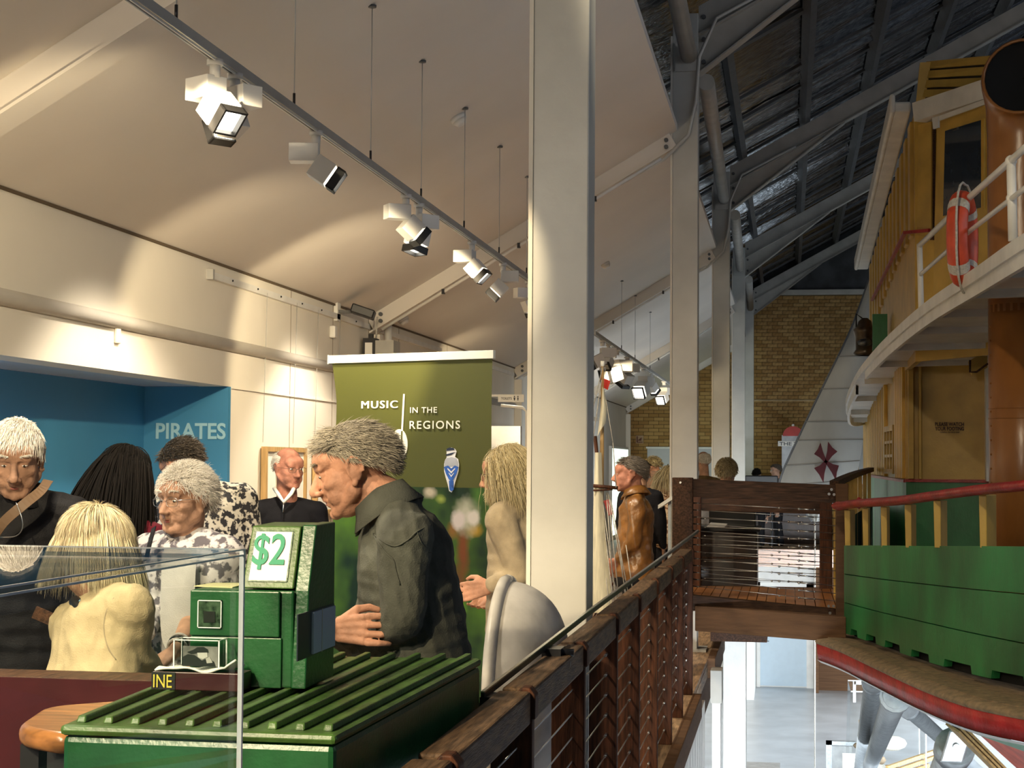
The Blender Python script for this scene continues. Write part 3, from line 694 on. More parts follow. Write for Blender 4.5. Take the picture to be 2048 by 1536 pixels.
# lower deckhouse
uZ = lambda x, y, Y: at(x, y, Y)
DY = 17.6
A, B = at(1812, 965, DY), at(1974, 968, DY-.15)
zf = at(1812, 722, DY)[2]+.02; zs = at(1812, 961, DY)[2]; zb_ = .42
dh = mk('deckhouse', MB().prism([(A[0], DY, zb_), (B[0]+1.6, DY-.4, zb_), (B[0]+1.6, DY-.4, zs), (A[0], DY, zs)], (0, .08, 0)), M['shipgreen'], SH)
mk('front_panel', MB().prism([(A[0], DY, zs), (B[0]+1.6, DY-.4, zs), (B[0]+1.6, DY-.4, zf), (A[0], DY, zf)], (0, .08, 0)), M['yellow'], dh)
mk('red_stripe', MB().prism([(A[0]-.01, DY-.02, zs-.015), (B[0]+1.6, DY-.42, zs-.015), (B[0]+1.6, DY-.42, zs+.016), (A[0]-.01, DY-.02, zs+.016)], (0, .03, 0)), M['redp'], dh)
# door leaf and mouldings on the front
x1 = at(1836, 800, DY)[0]; x2 = at(1962, 800, DY)[0]
for xx, w in ((A[0]+.02, .05), (x1, .025), (x2, .02)):
    mk('moulding', MB().box(xx, xx+w, DY-.10, DY-.02, zs+.02, zf), M['yellow'], dh)
mk('white_pilaster', MB().box(at(1966, 800, DY)[0], at(1976, 800, DY)[0]+.1, DY-.25, DY-.1, zs, zf), M['shipwhite'], dh)
p0 = at(1870, 852, DY-.10); p1 = at(1928, 845, DY-.10)
mb = textfit(MB(), 'PLEASE WATCH', (p0[0], DY-.10, p0[2]), p1[0]-p0[0], .038, (1, 0, 0), (0, 0, 1), .002, .02)
p2 = at(1870, 861, DY-.10); textfit(mb, 'YOUR FOOTING', (p2[0], DY-.10, p2[2]), p1[0]-p0[0], .038, (1, 0, 0), (0, 0, 1), .002, .02)
p3 = at(1880, 866, DY-.10); textfit(mb, 'CAREFUL ON DECK STEP', (p3[0], DY-.10, p3[2]), .19, .014, (1, 0, 0), (0, 0, 1), .002, .01)
mk('lettering', mb, mat('dark_brown_letters', (.05, .022, .02), .6, var=.02), dh)['kind'] = 'stuff'
# receding, curved side of the lower deckhouse: tongue-and-groove boards with lattice windows
SD = [(1812, DY+.02), (1792, 18.6), (1772, 19.9), (1752, 21.6), (1738, 23.5), (1730, 25.5)]
sdp = spl([np.array([at(x, 900, Y)[0], Y, 0.]) for x, Y in SD], 6)
zsid = np.interp(np.arange(len(sdp)), [0, len(sdp)-1], [at(1812, 962, DY)[2], at(1733, 950, 23)[2]])
z_u = lambda i: zf+.1
mk('side_skirt', MB().grid([[p+np.array([0, 0, zb_]), p+np.array([0, 0, z])] for p, z in zip(sdp, zsid)]), M['shipgreen'], dh)
mk('side_skin', MB().grid([[p+np.array([.01, 0, z]), p+np.array([.01, 0, zf+.03])] for p, z in zip(sdp, zsid)]), M['yellow'], dh)
mk('side_stripe', MB().sweep([p+np.array([-.012, 0, z]) for p, z in zip(sdp, zsid)], .03, .03), M['redp'], dh)
for i in range(1, len(sdp)-1):
    p = sdp[i]; z = zsid[i]
    if 5 < i < 12: continue
    mk('side_board', MB().box(p[0]-.03, p[0]+.02, p[1]-.10, p[1]+.10, z+.02, zf+.02), M['yellow2'], dh, bevel=.012)
i0, i1 = 6, 11
wn = mk('window_frame', MB().beam(sdp[i0]+np.array([-.02, 0, 2.02]), sdp[i1]+np.array([-.02, 0, 2.02]), .04, .06).beam(sdp[i0]+np.array([-.02, 0, 1.55]), sdp[i1]+np.array([-.02, 0, 1.55]), .04, .05), M['yellow'], dh)
mb = MB()
for t in np.linspace(0, 1, 4):
    c = sdp[i0]*(1-t)+sdp[i1]*t; mb.box(c[0]-.04, c[0], c[1]-.035, c[1]+.035, 1.55, 2.05)
for z in (1.72, 1.87): mb.beam(sdp[i0]+np.array([-.02, 0, z]), sdp[i1]+np.array([-.02, 0, z]), .035, .03)
mk('window_bars', mb, M['yellow'], dh)
mk('window_glass', MB().beam(sdp[i0]+np.array([.0, 0, 1.8]), sdp[i1]+np.array([.0, 0, 1.8]), .01, .5), M['wglass'], dh)
# far bulwark beyond the bridge with posts
fr_ = spl([at(1668, 968, 13.6), at(1690, 957, 15), at(1715, 947, 17.5), at(1742, 939, 21)], 6)
mk('aft_rail', MB().sweep(fr_, .07, .05), M['wood'], SH)
for i in (1, 3, 5, 7, 9, 11, 13, 15, 17):
    p = fr_[i]; mk('aft_stanchion', MB().box(p[0]-.02, p[0]+.02, p[1]-.05, p[1]+.05, .5, p[2]-.02), M['yellow'], SH)
mk('aft_bulwark', MB().grid([[np.array([p[0]+.02, p[1], .40]), np.array([p[0]+.02, p[1], 1.15])] for p in fr_]), M['dark'], SH)
mk('aft_deck', MB().grid([[np.array([p[0]+.0, p[1], .44]), np.array([p[0]+4, p[1], .44])] for p in [np.array([.35, 11.9, 0])]+list(fr_)]), M['deckw'], SH)
# upper deck: fascia, underside, beams
UP = [(2420, 250, 8.6), (2200, 375, 9.0), (2048, 466, 9.57), (1950, 535, 11.3), (1860, 597, 13.1), (1800, 648, 15.0), (1750, 698, 17.0), (1712, 748, 19.5), (1692, 797, 22.0), (1697, 822, 23.4), (1722, 822, 24.6), (1760, 806, 25.4), (1800, 800, 25.8)]
ue = spl([at(x, y, Y) for x, y, Y in UP], 7)
un = []
for i, p in enumerate(ue):
    n = nrm2(ue, i); n = -n if n[0] < -.2 else n; un.append(n)
cen = np.array([2.6, 16.0, 0])
un = []
for i, p in enumerate(ue):
    n = nrm2(ue, i)
    if n@(cen-p)*1. < 0: n = -n
    un.append(n)
f1, f2 = .085, .085
UD = mk('upper_deck', MB().grid([[p, p+n*.6, p+n*2.2] for p, n in zip(ue[:58], un[:58])]), M['shipwhite'], SH)
P_ = [[p, p+np.array([0, 0, -f1]), p+n*.04+np.array([0, 0, -f1]), p+n*.04] for p, n in zip(ue, un)]
mk('fascia', MB().grid(P_, False, closed=True), M['shipwhite'], UD)
k0 = 47
P_ = [[p+n*.02+np.array([0, 0, -f1]), p+n*.02+np.array([0, 0, -f1-f2]), p+n*.05+np.array([0, 0, -f1-f2]), p+n*.05+np.array([0, 0, -f1])] for p, n in zip(ue[:k0], un[:k0])]
mk('fascia_lower', MB().grid(P_, False, closed=True), M['shipwhite'], UD)
P_ = [[p+n*.02+np.array([0, 0, -f1+.0]), p+n*.02+np.array([0, 0, -f1-.11]), p+n*.05+np.array([0, 0, -f1-.11]), p+n*.05+np.array([0, 0, -f1])] for p, n in zip(ue[k0+3:], un[k0+3:])]
mk('fascia_lower', MB().grid(P_, False, closed=True), M['shipwhite'], UD)
mk('underside', MB().grid([[p+n*.03+np.array([0, 0, -f1-.005]), p+n*1.0+np.array([0, 0, -f1-.0]), p+n*2.3+np.array([0, 0, -f1+.0])] for p, n in zip(ue, un)]), M['shipwhite'], UD)
for i in range(8, 70, 5):
    p = ue[i]; z = p[2]-f1-.035
    mk('deck_beam', MB().beam((p[0]+.07, p[1], z), (p[0]+2.2, p[1]-.1, z+.05), .06, .06), M['shipwhite'], UD)
ln_ = at(1773, 741, 20); mk('down_light', MB().tube([ln_+np.array([.0, 0, .04]), ln_-np.array([0, 0, .03])], .04, 10), M['lamp'], UD)
mk('bracket', MB().prism([at(1938, 722, 16.9), at(1975, 700, 16.9), at(1975, 735, 16.9), at(1945, 752, 16.9)], (0, .1, 0)), M['yellow'], UD)
mk('bracket_trim', MB().sweep([at(1940, 720, 16.85), at(1940, 744, 16.85), at(1953, 744, 16.85), at(1976, 727, 16.85)], .02, .012, (0, 1, 0)), M['wood'], UD)
# wheelhouse on the upper deck
WY = 16.3
c = [at(1742, 600, 24), at(1830, 480, WY), at(1985, 480, WY-1.0)]      # plan corners
ztop = [at(1740, 530, 24)[2], at(1832, 222, WY)[2], at(1985, 160, WY-1.0)[2]]
zdeck = [at(1750, 720, 20)[2]-.3, at(1838, 640, 14)[2]-.2, at(1985, 540, 11)[2]-.2]
wh = mk('wheelhouse', MB().prism([(c[0][0], c[0][1], zdeck[0]), (c[1][0], c[1][1], zdeck[1]), (c[1][0], c[1][1], ztop[1]), (c[0][0], c[0][1], ztop[0])], (.05, 0, 0))
        .prism([(c[1][0], c[1][1], zdeck[1]), (c[2][0]+.9, c[2][1]-.4, zdeck[2]), (c[2][0]+.9, c[2][1]-.4, ztop[2]+.25), (c[1][0], c[1][1], ztop[1])], (0, .06, 0)), M['yellow'], SH)
ps = c[0]; pe = c[1]
for k in range(13):       # boards on the receding side
    t = (k+.5)/13; x, y = ps[0]*(1-t)+pe[0]*t, ps[1]*(1-t)+pe[1]*t; zt_ = ztop[0]*(1-t)+ztop[1]*t; zl = zdeck[0]*(1-t)+zdeck[1]*t
    zm = at(1740+(1830-1740)*t*.9, 690-(690-468)*t, y)[2]
    mk('side_board', MB().box(x-.035, x+.02, y-.17, y+.13, zm, zt_-.05), M['yellow'], wh, bevel=.015)
r0, r1 = at(1752, 600, 22.5), at(1818, 466, WY); r2 = at(1858, 462, WY-.25)
mk('red_moulding', MB().sweep([r0-np.array([.05, 0, 0]), r1-np.array([.04, .03, 0]), r2-np.array([0, .05, 0])], .03, .03), M['redp'], wh)
# front: corner post, door with window
def fp(x, y, d=0.):   # point on the front plane of the wheelhouse
    n0 = np.array([c[2][0]-c[1][0], c[2][1]-c[1][1], 0.]); n_ = np.array([n0[1], -n0[0], 0.]); n_ /= np.linalg.norm(n_)
    if n_[1] > 0: n_ = -n_
    P0 = np.array([c[1][0], c[1][1], 0.])+n_*d; v = ray(x, y); t = ((P0-EYE)@n_)/(v@n_); return EYE+v*t
def fquad(pts, d, th, m, nm, par=None, **k):
    P = [fp(x, y, d) for x, y in pts]; n0 = np.cross(P[1]-P[0], P[2]-P[0]); n0 /= np.linalg.norm(n0); n0 = n0 if n0[1] > 0 else -n0
    return mk(nm, MB().prism(P, n0*th), m, par or wh, **k)
fquad([(1836, 250), (1862, 243), (1862, 470), (1834, 470)], .035, .03, M['yellow'], 'panel')
fquad([(1874, 228), (1976, 190), (1976, 540), (1866, 600)], .05, .05, M['yellow'], 'door')
fquad([(1890, 262), (1962, 240), (1962, 415), (1886, 432)], .058, .02, M['wglass'], 'window_glass')
fquad([(1962, 238), (1968, 236), (1968, 420), (1962, 420)], .07, .03, M['yellow2'], 'window_bead')
fquad([(1862, 244), (1868, 243), (1866, 480), (1860, 480)], .02, .02, M['wood'], 'door_gap')
# roof edge
ro = mk('roof', MB().sweep([(ps[0]-.10, ps[1]+.3, ztop[0]+.02), (pe[0]-.12, pe[1]-.12, ztop[1]+.02)], .16, .10).sweep([(ps[0]-.19, ps[1]+.3, ztop[0]+.05), (pe[0]-.21, pe[1]-.15, ztop[1]+.05)], .05, .18), M['shipwhite'], wh, bevel=.02)
fquad([(1824, 206), (1985, 152), (1985, 192), (1828, 243)], .14, .16, M['shipwhite'], 'roof_fascia', ro)
fquad([(1872, 234), (1984, 193), (1984, 203), (1872, 243)], .16, .02, M['shipwhite'], 'rain_strip', ro)
fquad([(1864, 236), (1876, 232), (1876, 255), (1866, 258)], .17, .02, M['shipwhite'], 'strip_end', ro)
rb = thing('roof_box', 'yellow slatted box on top of the white boat roof', 'box', at(1900, 190, 16.0))
P = [at(1852, 125, 16.3), at(1990, 112, 15.5), at(1990, 200, 15.5), at(1832, 200, 16.3)]
mk('body', MB().prism(P, (.3, .9, 0)), mat('dark_inside', (.03, .02, .01), .8), rb)
for k in range(4):
    t0, t1 = k/4, k/4+.19
    q0, q1 = P[0]*(1-t0)+P[3]*t0, P[1]*(1-t0)+P[2]*t0; q2, q3 = P[1]*(1-t1)+P[2]*t1, P[0]*(1-t1)+P[3]*t1
    mk('slat', MB().prism([q0-np.array([0, .04, 0]), q1-np.array([0, .04, 0]), q2-np.array([0, .04, 0]), q3-np.array([0, .04, 0])], (0, .03, 0)), M['yellow'], rb)
mk('corner_post', MB().prism([at(1840, 125, 16.2), at(1862, 124, 16.2), at(1850, 205, 16.2), at(1832, 205, 16.2)], (0, .06, 0)), M['yellow'], rb)
# brown pipe and ventilator cowl
PYY = 12.4
pcx = (at(1977, 800, PYY)[0]+.24); pr = .24
mast = mk('ventilator_pipe', MB().tube([(pcx, PYY, .45), (pcx, PYY, at(1980, 640, PYY)[2]+.1)], pr, 32), M['brown'], SH)
for z in (1.95, 2.02): mk('pipe_band', MB().tube([(pcx, PYY, z), (pcx, PYY, z+.008)], pr+.004, 32), M['brown'], mast)
mb = MB()
for k in range(14): mb.ell((pcx-pr*.97, PYY-.07, 1.3+k*.1), .008, n=6, m=4)
mk('rivet', mb, M['brown'], mast)['kind'] = 'stuff'
zc = at(2040, 300, PYY)[2]; ct = at(2043, 152, PYY-.35)
P_ = []; n_ = 28
path = [((pcx, PYY, 2.7), pr, (0, 0, 1)), ((pcx, PYY, zc-.2), pr, (0, 0, 1)), ((pcx, PYY, zc+.1), pr*1.0, (0, -.15, 1)), ((pcx, PYY-.04, zc+.32), pr*1.05, (-.1, -.55, .8)), ((ct[0], ct[1]+.12, ct[2]+.01), pr*1.10, (-.3, -.95, .15)), (tuple(ct), pr*1.09, (-.3, -.95, .12))]
for q, r, d in path:
    d = np.array(d, float); d /= np.linalg.norm(d); sd = np.cross(d, (0, 1, 0)) if abs(d[2]) > .5 else np.cross(d, (0, 0, 1)); 
    a1 = np.array([1., 0, 0])-d*d[0]; a1 /= np.linalg.norm(a1); a2 = np.cross(d, a1)
    P_.append([np.array(q)+r*(math.cos(t)*a1+math.sin(t)*a2) for t in np.linspace(0, 2*math.pi, n_, endpoint=False)])
cw = mk('cowl', MB().grid(P_, True, closed=True), M['brown'], mast)
# rolled lip + black disc in place of the shade inside the mouth
rim = P_[-1]; cc = sum(rim)/len(rim)
mk('cowl_lip', MB().tube(rim+[rim[0]], .012, 6), M['brown'], mast)
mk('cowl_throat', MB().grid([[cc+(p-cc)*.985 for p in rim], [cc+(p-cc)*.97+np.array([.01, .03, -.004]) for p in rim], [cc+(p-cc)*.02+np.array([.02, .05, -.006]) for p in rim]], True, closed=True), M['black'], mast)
# white pipe guard rail on the upper deck
gr = mk('guard_rail', MB().tube([at(1840, 490, 14.2), at(1942, 392, 11.7), at(2048, 298, 9.8), at(2160, 200, 8.9)], .022, 10), M['shipwhite'], SH)
mk('mid_rail', MB().tube([at(1841, 549, 14.2), at(1942, 460, 11.7), at(2048, 378, 9.8), at(2160, 290, 8.9)], .016, 8), M['shipwhite'], gr)
mk('rail_post', MB().tube([at(1839, 488, 14.2), at(1843, 640, 14.2)], .024, 10), M['shipwhite'], gr)
mk('rail_post', MB().tube([at(2022, 320, 10.2), at(2026, 482, 10.2)], .028, 10), M['shipwhite'], gr)
mk('rail_joint', MB().ell(at(2022, 322, 10.2), .035).ell(at(2023, 396, 10.2), .032), M['shipwhite'], gr)
# lifebuoy
lc = at(1925, 478, 11.85); lb = thing('lifebuoy', 'orange red lifebuoy hanging edge-on from the white guard rail', 'lifebuoy', lc)
Rr, rr = .27, .062; Rm = np.array(Matrix.Rotation(math.radians(72), 3, 'Z'))
tor = []; bands = {}
for i in range(49):
    a = 2*math.pi*i/48; ce = np.array([math.cos(a)*Rr*.62, 0, math.sin(a)*Rr]); nr_ = np.array([math.cos(a), 0, math.sin(a)])
    tor.append([lc+Rm@(ce+rr*(math.cos(b)*nr_*1.0+math.sin(b)*np.array([0, 1.15, 0]))) for b in np.linspace(0, 2*math.pi, 14, endpoint=False)])
mk('ring', MB().grid(tor, True, closed=True), M['lifering'], lb)
for i in (5, 17, 29, 41):
    seg = [[sum(t)/14+(p-sum(t)/14)*1.03 for p in t] for t in tor[i:i+3]]
    mk('reflective_band', MB().grid(seg, True, closed=True), M['rope'], lb)
rp = []
for i in range(0, 49, 2):
    a = 2*math.pi*i/48; s_ = .10+.035*abs(math.sin(a*2)); rp.append(lc+Rm@np.array([math.cos(a)*(Rr*.62+s_), -.02, math.sin(a)*(Rr+s_)]))
mk('grab_line', MB().tube(rp, .008, 6), M['rope'], lb)
mk('hanger', MB().tube([lc+np.array([0, 0, Rr]), at(1942, 392, 11.7)], .012, 6), M['rope'], lb)
# lantern at the deck edge
lt = thing('ship_lantern', 'dark metal ship lantern hanging left of the green board at the deck edge', 'lantern', at(1733, 712, 20.3))
lp = at(1730, 665, 20.3)
prof = [(.10, -.27), (.13, -.25), (.10, -.20), (.105, -.06), (.12, .0), (.13, .03), (.08, .08), (.07, .13), (.03, .17)]
mk('body', MB().grid([[lp+np.array([r*1.1*math.cos(t), r*1.1*math.sin(t), z]) for t in np.linspace(0, 2*math.pi, 16, endpoint=False)] for r, z in prof], True, closed=True), mat('aged_bronze', (.10, .075, .05), .3, metal=.7, var=.3), lt)
mk('lens', MB().ell(lp+np.array([0, -.03, -.12]), (.10, .10, .085)), M['wglass'], lt)
mk('handle', MB().tube([lp+np.array([-.1, 0, .05]), lp+np.array([-.1, 0, .22]), lp+np.array([.0, 0, .14])], .012, 6), M['iron'], lt)
gb = at(1745, 628, 19.7); ge = at(1775, 690, 19.7)
tag(mk('light_board', MB().box(gb[0], ge[0], 19.7, 19.76, ge[2]-.15, gb[2]), M['shipgreen']), 'dark green board upright behind the ship lantern', 'board')

# ================================================================ BIG SAIL WITH CROSS
SY = 27.5
sl = thing('sail', 'tall grey-white canvas sail with a dark red four-bladed cross', 'sail', at(1650, 1040, SY))
LE = [(1738, 560), (1700, 662), (1650, 765), (1600, 868), (1560, 960), (1572, 985), (1600, 1012), (1624, 1042)]
RE = [(1748, 560), (1746, 662), (1737, 765), (1728, 868), (1714, 948), (1700, 985), (1670, 1012), (1640, 1042)]
LEs = spl([at(x, y, SY) for x, y in LE], 8); REs = spl([at(x, y, SY) for x, y in RE], 8)
P_ = []
for i, (a, b) in enumerate(zip(LEs, REs)):
    row = []; v = i/len(LEs)
    for j in range(30):
        u = j/29; w = .25*math.sin(math.pi*u)*(.3+v); w += .035*math.sin(22*u+9*v)*max(0, v-.45)*2 + .02*math.sin(60*(v*1.3-u*.5))*max(0, v-.4)
        row.append(a*(1-u)+b*u+np.array([0, -w, 0]))
    P_.append(row)
mk('canvas', MB().grid(P_, True), M['sail'], sl)
for i in (12, 17, 22, 25, 29, 34):
    mk('seam', MB().tube([p-np.array([0, .008, 0]) for p in [r for r in P_[i]]][0:30:1] , .010, 4), mat('seam_grey', (.25, .24, .22), .9, var=0) if i == 12 else bpy.data.materials['seam_grey'], sl)  # thin tubes along the seams, darker grey than the canvas
mk('halyard', MB().tube([P_[0][15], P_[0][15]+np.array([0, 0, 1.2])], .012, 6), M['rope'], sl)
mk('sheet_rope', MB().tube([P_[-1][10], P_[-1][10]+np.array([0, .5, -4.2])], .012, 6), M['rope'], sl)
mk('edge_rope', MB().tube([r[0] for r in P_], .02, 6), M['purlin'], sl)
cr = []
for q in ([(1652, 924), (1641, 885), (1628, 908)], [(1652, 924), (1656, 883), (1675, 903)], [(1652, 924), (1628, 936), (1647, 966)], [(1652, 924), (1678, 931), (1672, 962)]):
    c0_ = np.array(q[0]); 
    mid1 = (np.array(q[1])+np.array(q[2]))/2
    a, b = np.array(q[1]), np.array(q[2])
    w = (b-a); f0, f1_ = c0_+ -w*.10, c0_+w*.10
    pa = f0*.7+(a)*.3+(mid1-a)*.12; pb = f1_*.7+b*.3+(mid1-b)*.12
    poly = [tuple(f0), tuple(f0*.45+a*.55+(mid1-a)*.12), tuple(a), tuple(mid1*.94+c0_*.06), tuple(b), tuple(f1_*.45+b*.55+(mid1-b)*.12), tuple(f1_)]
    cr.append([at(x, y, SY-.42) for x, y in poly])
for q in cr: mk('cross_blade', MB().prism(q, (0, .01, 0)), M['cross'], sl)
c2s = [at(1738, 575, SY+.3), at(1755, 560, SY+.3), at(1760, 1000, SY+.3), at(1716, 960, SY+.3)]
tag(mk('sail', MB().prism(c2s, (0, .02, 0)).tube([c2s[1], c2s[1]+np.array([0, 0, 1.6])], .012, 5).tube([c2s[2], c2s[2]*np.array([1, 1, 0])+np.array([0, 0, ZG])], .012, 5), M['sail']), 'narrow blue-grey strip of sailcloth behind the right edge of the cross sail', 'sail')
# ================================================================ SPOTLIGHT TRACKS
XT = -2.05
def track(y0, y1, z, label, x=XT, cables=()):
    t = thing('lighting_track', label, 'track', (x, (y0+y1)/2, z))
    mk('channel', MB().box(x-.019, x+.019, y0, y1, z-.02, z+.02), M['track'], t, bevel=.002)
    mk('groove', MB().box(x-.007, x+.007, y0, y1, z-.023, z-.0195), M['dark'], t)
    mk('groove_lip', MB().box(x+.007, x+.012, y0, y1, z-.027, z-.0195), M['white'], t)
    for y in cables:
        zc_ = ZW+SL*(x-XW)
        mk('suspension_wire', MB().tube([(x, y, z+.02), (x, y, zc_)], .0028, 5), M['track'], t)
        mk('wire_grip', MB().tube([(x, y, z+.018), (x, y, z+.075)], .006, 6), M['iron'], t)
        mk('ceiling_rose', MB().tube([(x, y, zc_-.012), (x, y, zc_)], .022, 8), M['purlin'], t)
    return t
ty = lambda x, y: atx(x, y, XT)[1]
cab = [ty(352, 45), ty(588, 215), ty(741, 325), ty(842, 402), ty(928, 465), ty(998, 513), ty(1053, 555)]
ZTk = atx(588, 222, XT)[2]
track(3.0, 17.0, ZTk, 'long grey lighting track hung on thin wires below the sloping gallery ceiling', cables=cab)
q0, q1 = atx(1188, 655, XT), atx(1345, 778, XT)
ZT2 = (q0[2]+q1[2])/2
track(q0[1], 36, ZT2, 'far lighting track seen between the first and second columns', cables=[ty(1243, 700), ty(1270, 722), ty(1300, 745)])
def lamp_head(px_, py_, dirv, label, grp=None, size=1., z=None, lit=True):
    """boxy track head: adapter, stem, gear box, tilting head with square aperture"""
    z = z or ZTk; p = atx(px_, py_, XT); y = p[1]; k = size
    t = thing('track_spotlight', label, 'spotlight', (XT, y, z-.2), grp or 'white spotlights on the ceiling tracks')
    mk('adapter', MB().tube([(XT, y, z-.018), (XT, y, z-.040)], .030*k, 14).tube([(XT, y, z-.040), (XT, y, z-.085)], .020*k, 12), M['lamp'], t)
    d = np.array(dirv, float); d /= np.linalg.norm(d); sd = np.cross(d, (0, 0, 1)); sd /= np.linalg.norm(sd); u = np.cross(sd, d)
    c = np.array([XT, y, z-.13*k])
    g = np.array([-d[0], -d[1], 0]); g = g/(np.linalg.norm(g)+1e-6)
    mk('gear_box', MB().obox(c+g*.05*k+np.array([0, 0, .012]), sd*.045*k, g*.065*k, np.array([0, 0, .04*k])), M['lamp'], t, bevel=.003)
    h = c+d*.055*k-np.array([0, 0, .045*k]); W_ = .052*k; Lh = .065*k
    mk('head', MB().obox(h-d*.02*k, sd*W_, u*W_, d*(Lh-.02*k)), M['lamp'], t, bevel=.003)
    f = h+d*Lh
    mb = MB()
    for s1, s2, w1, w2 in ((1, 0, .008, 1), (-1, 0, .008, 1), (0, 1, 1, .008), (0, -1, 1, .008)):
        mb.obox(f-d*.01+sd*s1*(W_-.004)+u*s2*(W_-.004), sd*(.004 if s1 else W_), u*(.004 if s2 else W_), d*.02)
    mk('black_bezel', mb, M['dark'], t)
    mk('lens', MB().obox(f-d*.016, sd*W_*.82, u*W_*.82, d*.004), M['lens'] if lit else M['track'], t)
    return t, f, d
heads = [(430, 128, (.55, -.35, -.62), 'largest boxy white spotlight with square black-rimmed opening, nearest end of the track'),
         (470, 158, (-.75, .55, -.45), 'white spotlight turned away just behind the nearest one'),
         (632, 280, (.80, .15, -.55), 'single white spotlight tilted right, next along the track after the nearest pair'),
         (812, 408, (.6, .4, -.6), 'front white spotlight of the overlapping pair midway along the track'),
         (838, 425, (-.15, -.2, -.97), 'glowing spotlight hanging low in the overlapping midway pair'),
         (944, 492, (.65, -.1, -.7), 'small lit spotlight beside the fifth hanging wire'),
         (1006, 538, (-.65, -.1, -.7), 'small lit spotlight near where the track meets the tall column')]
for x, y, d, lb in heads: lamp_head(x, y, d, lb)
lamp_head(1057, 572, (.3, .2, -.8), 'tiny spotlight half hidden by the left edge of the tall column')
for x, y, d, lb, k in ((1205, 670, (-.9, -.3, -.5), 'first white boxy spotlight on the far track', 1.3), (1217, 680, (-.2, -.6, -.7), 'small white spotlight under the first one on the far track', 1.1), (1233, 690, (-.6, -.7, -.3), 'largest pale boxy spotlight on the far track', 1.7),
                       (1255, 705, (-.4, .3, -.8), 'grey spotlight turned away in the middle of the far track', 1.4), (1287, 728, (-.3, -.8, -.5), 'brightly glowing round-looking spotlight on the far track', 1.7),
                       (1303, 740, (.4, .5, -.7), 'dark turned spotlight between the two glowing ones', 1.2), (1328, 756, (-.3, -.8, -.5), 'last glowing spotlight of the far track beside the second column', 1.5)):
    lamp_head(x, y, d, lb, None, k, ZT2, lit='glowing' in lb)
def smoke(px_, py_, Y, lb):
    p = at(px_, py_, Y); n = np.array([SL, 0, -1.]); n /= np.linalg.norm(n)
    x = p[0]; c = np.array([x, Y, ZW+SL*(x-XW)])
    t = thing('smoke_detector', lb, 'detector', c, 'detectors on the sloping ceiling')
    mk('base', MB().tube([c, c+n*.03], .055, 18), M['lamp'], t); mk('dome', MB().tube([c+n*.03, c+n*.06], [.05, .03], 18), M['white'], t)
def ceil_hit(px_, py_):
    v = ray(px_, py_); n = np.array([SL, 0, -1.]); P0 = np.array([XW, 0, ZW]); t = ((P0-EYE)@n)/(v@n); return EYE+v*t
for x, y, lb in ((915, 234, 'white round smoke detector on the ceiling beside the fifth track wire'), (1210, 527, 'white smoke detector on the ceiling just right of the tall column'), (805, 637, 'white dome detector on the far side of the bolted rafter')):
    q = ceil_hit(x, y); smoke(x, y, q[1], lb)

# ================================================================ WALL FITTINGS
fl = thing('floodlight', 'black wall floodlight on a white arm high on the cream wall', 'floodlight', atx(672, 625, XW))
p = atx(676, 623, XW+.02)
mk('wall_plate', MB().box(XW, XW+.03, p[1]-.05, p[1]+.05, p[2]-.08, p[2]+.07), M['white'], fl)
mk('arm', MB().beam(p, p+np.array([.16, .05, .0]), .04, .025), M['dark'], fl)
mk('head', MB().obox(p+np.array([.20, .06, -.0]), (.09, .02, -.03), (-.02, .11, .0), (.012, .0, .035)), M['dark'], fl, bevel=.01)
p = atx(661, 664, XW); tag(mk('wall_sensor', MB().box(XW, XW+.05, p[1]-.04, p[1]+.04, p[2]-.05, p[2]+.05), M['white'], bevel=.012), 'small white square sensor box on the wall below the hanging rail', 'sensor')
p = atx(232, 671, XW); sp = tag(mk('wall_sensor', MB().box(XW, XW+.02, p[1]-.03, p[1]+.03, p[2]-.045, p[2]+.045), M['wall'], bevel=.006), 'small cream fitting alone on the wall above the blue alcove', 'sensor')
bs = thing('wall_box', 'black narrow box with white sticker beside grey housing at the rafter foot', 'box', atx(735, 700, XW+.2))
p = at(738, 692, 14.45)
mk('body', MB().box(p[0]-.055, p[0]+.055, 14.45, 14.6, p[2]-.22, p[2]+.07), M['dark'], bs); mk('housing', MB().box(p[0]+.056, p[0]+.22, 14.45, 14.7, p[2]-.25, p[2]+.05), M['rafter'], bs)
mk('sticker', MB().box(p[0]-.035, p[0]+.03, 14.445, 14.45, p[2]-.07, p[2]+.03), M['paper'], bs); mk('strap', MB().box(p[0]-.02, p[0]+.02, 14.5, 14.54, p[2]+.07, p[2]+.11), M['dark'], bs)
mk('cable', MB().tube([(p[0]+.05, 14.5, p[2]+.07), (p[0]+.06, 14.5, p[2]+.26)], .008, 6), M['rope'], bs)
tag(mk('down_pipe', MB().tube([at(776, 640, 15.1), at(777, 720, 15.1), at(777, 900, 15.1)], .035, 10), M['white']), 'white vertical pipe on the wall just right of the black box', 'pipe')
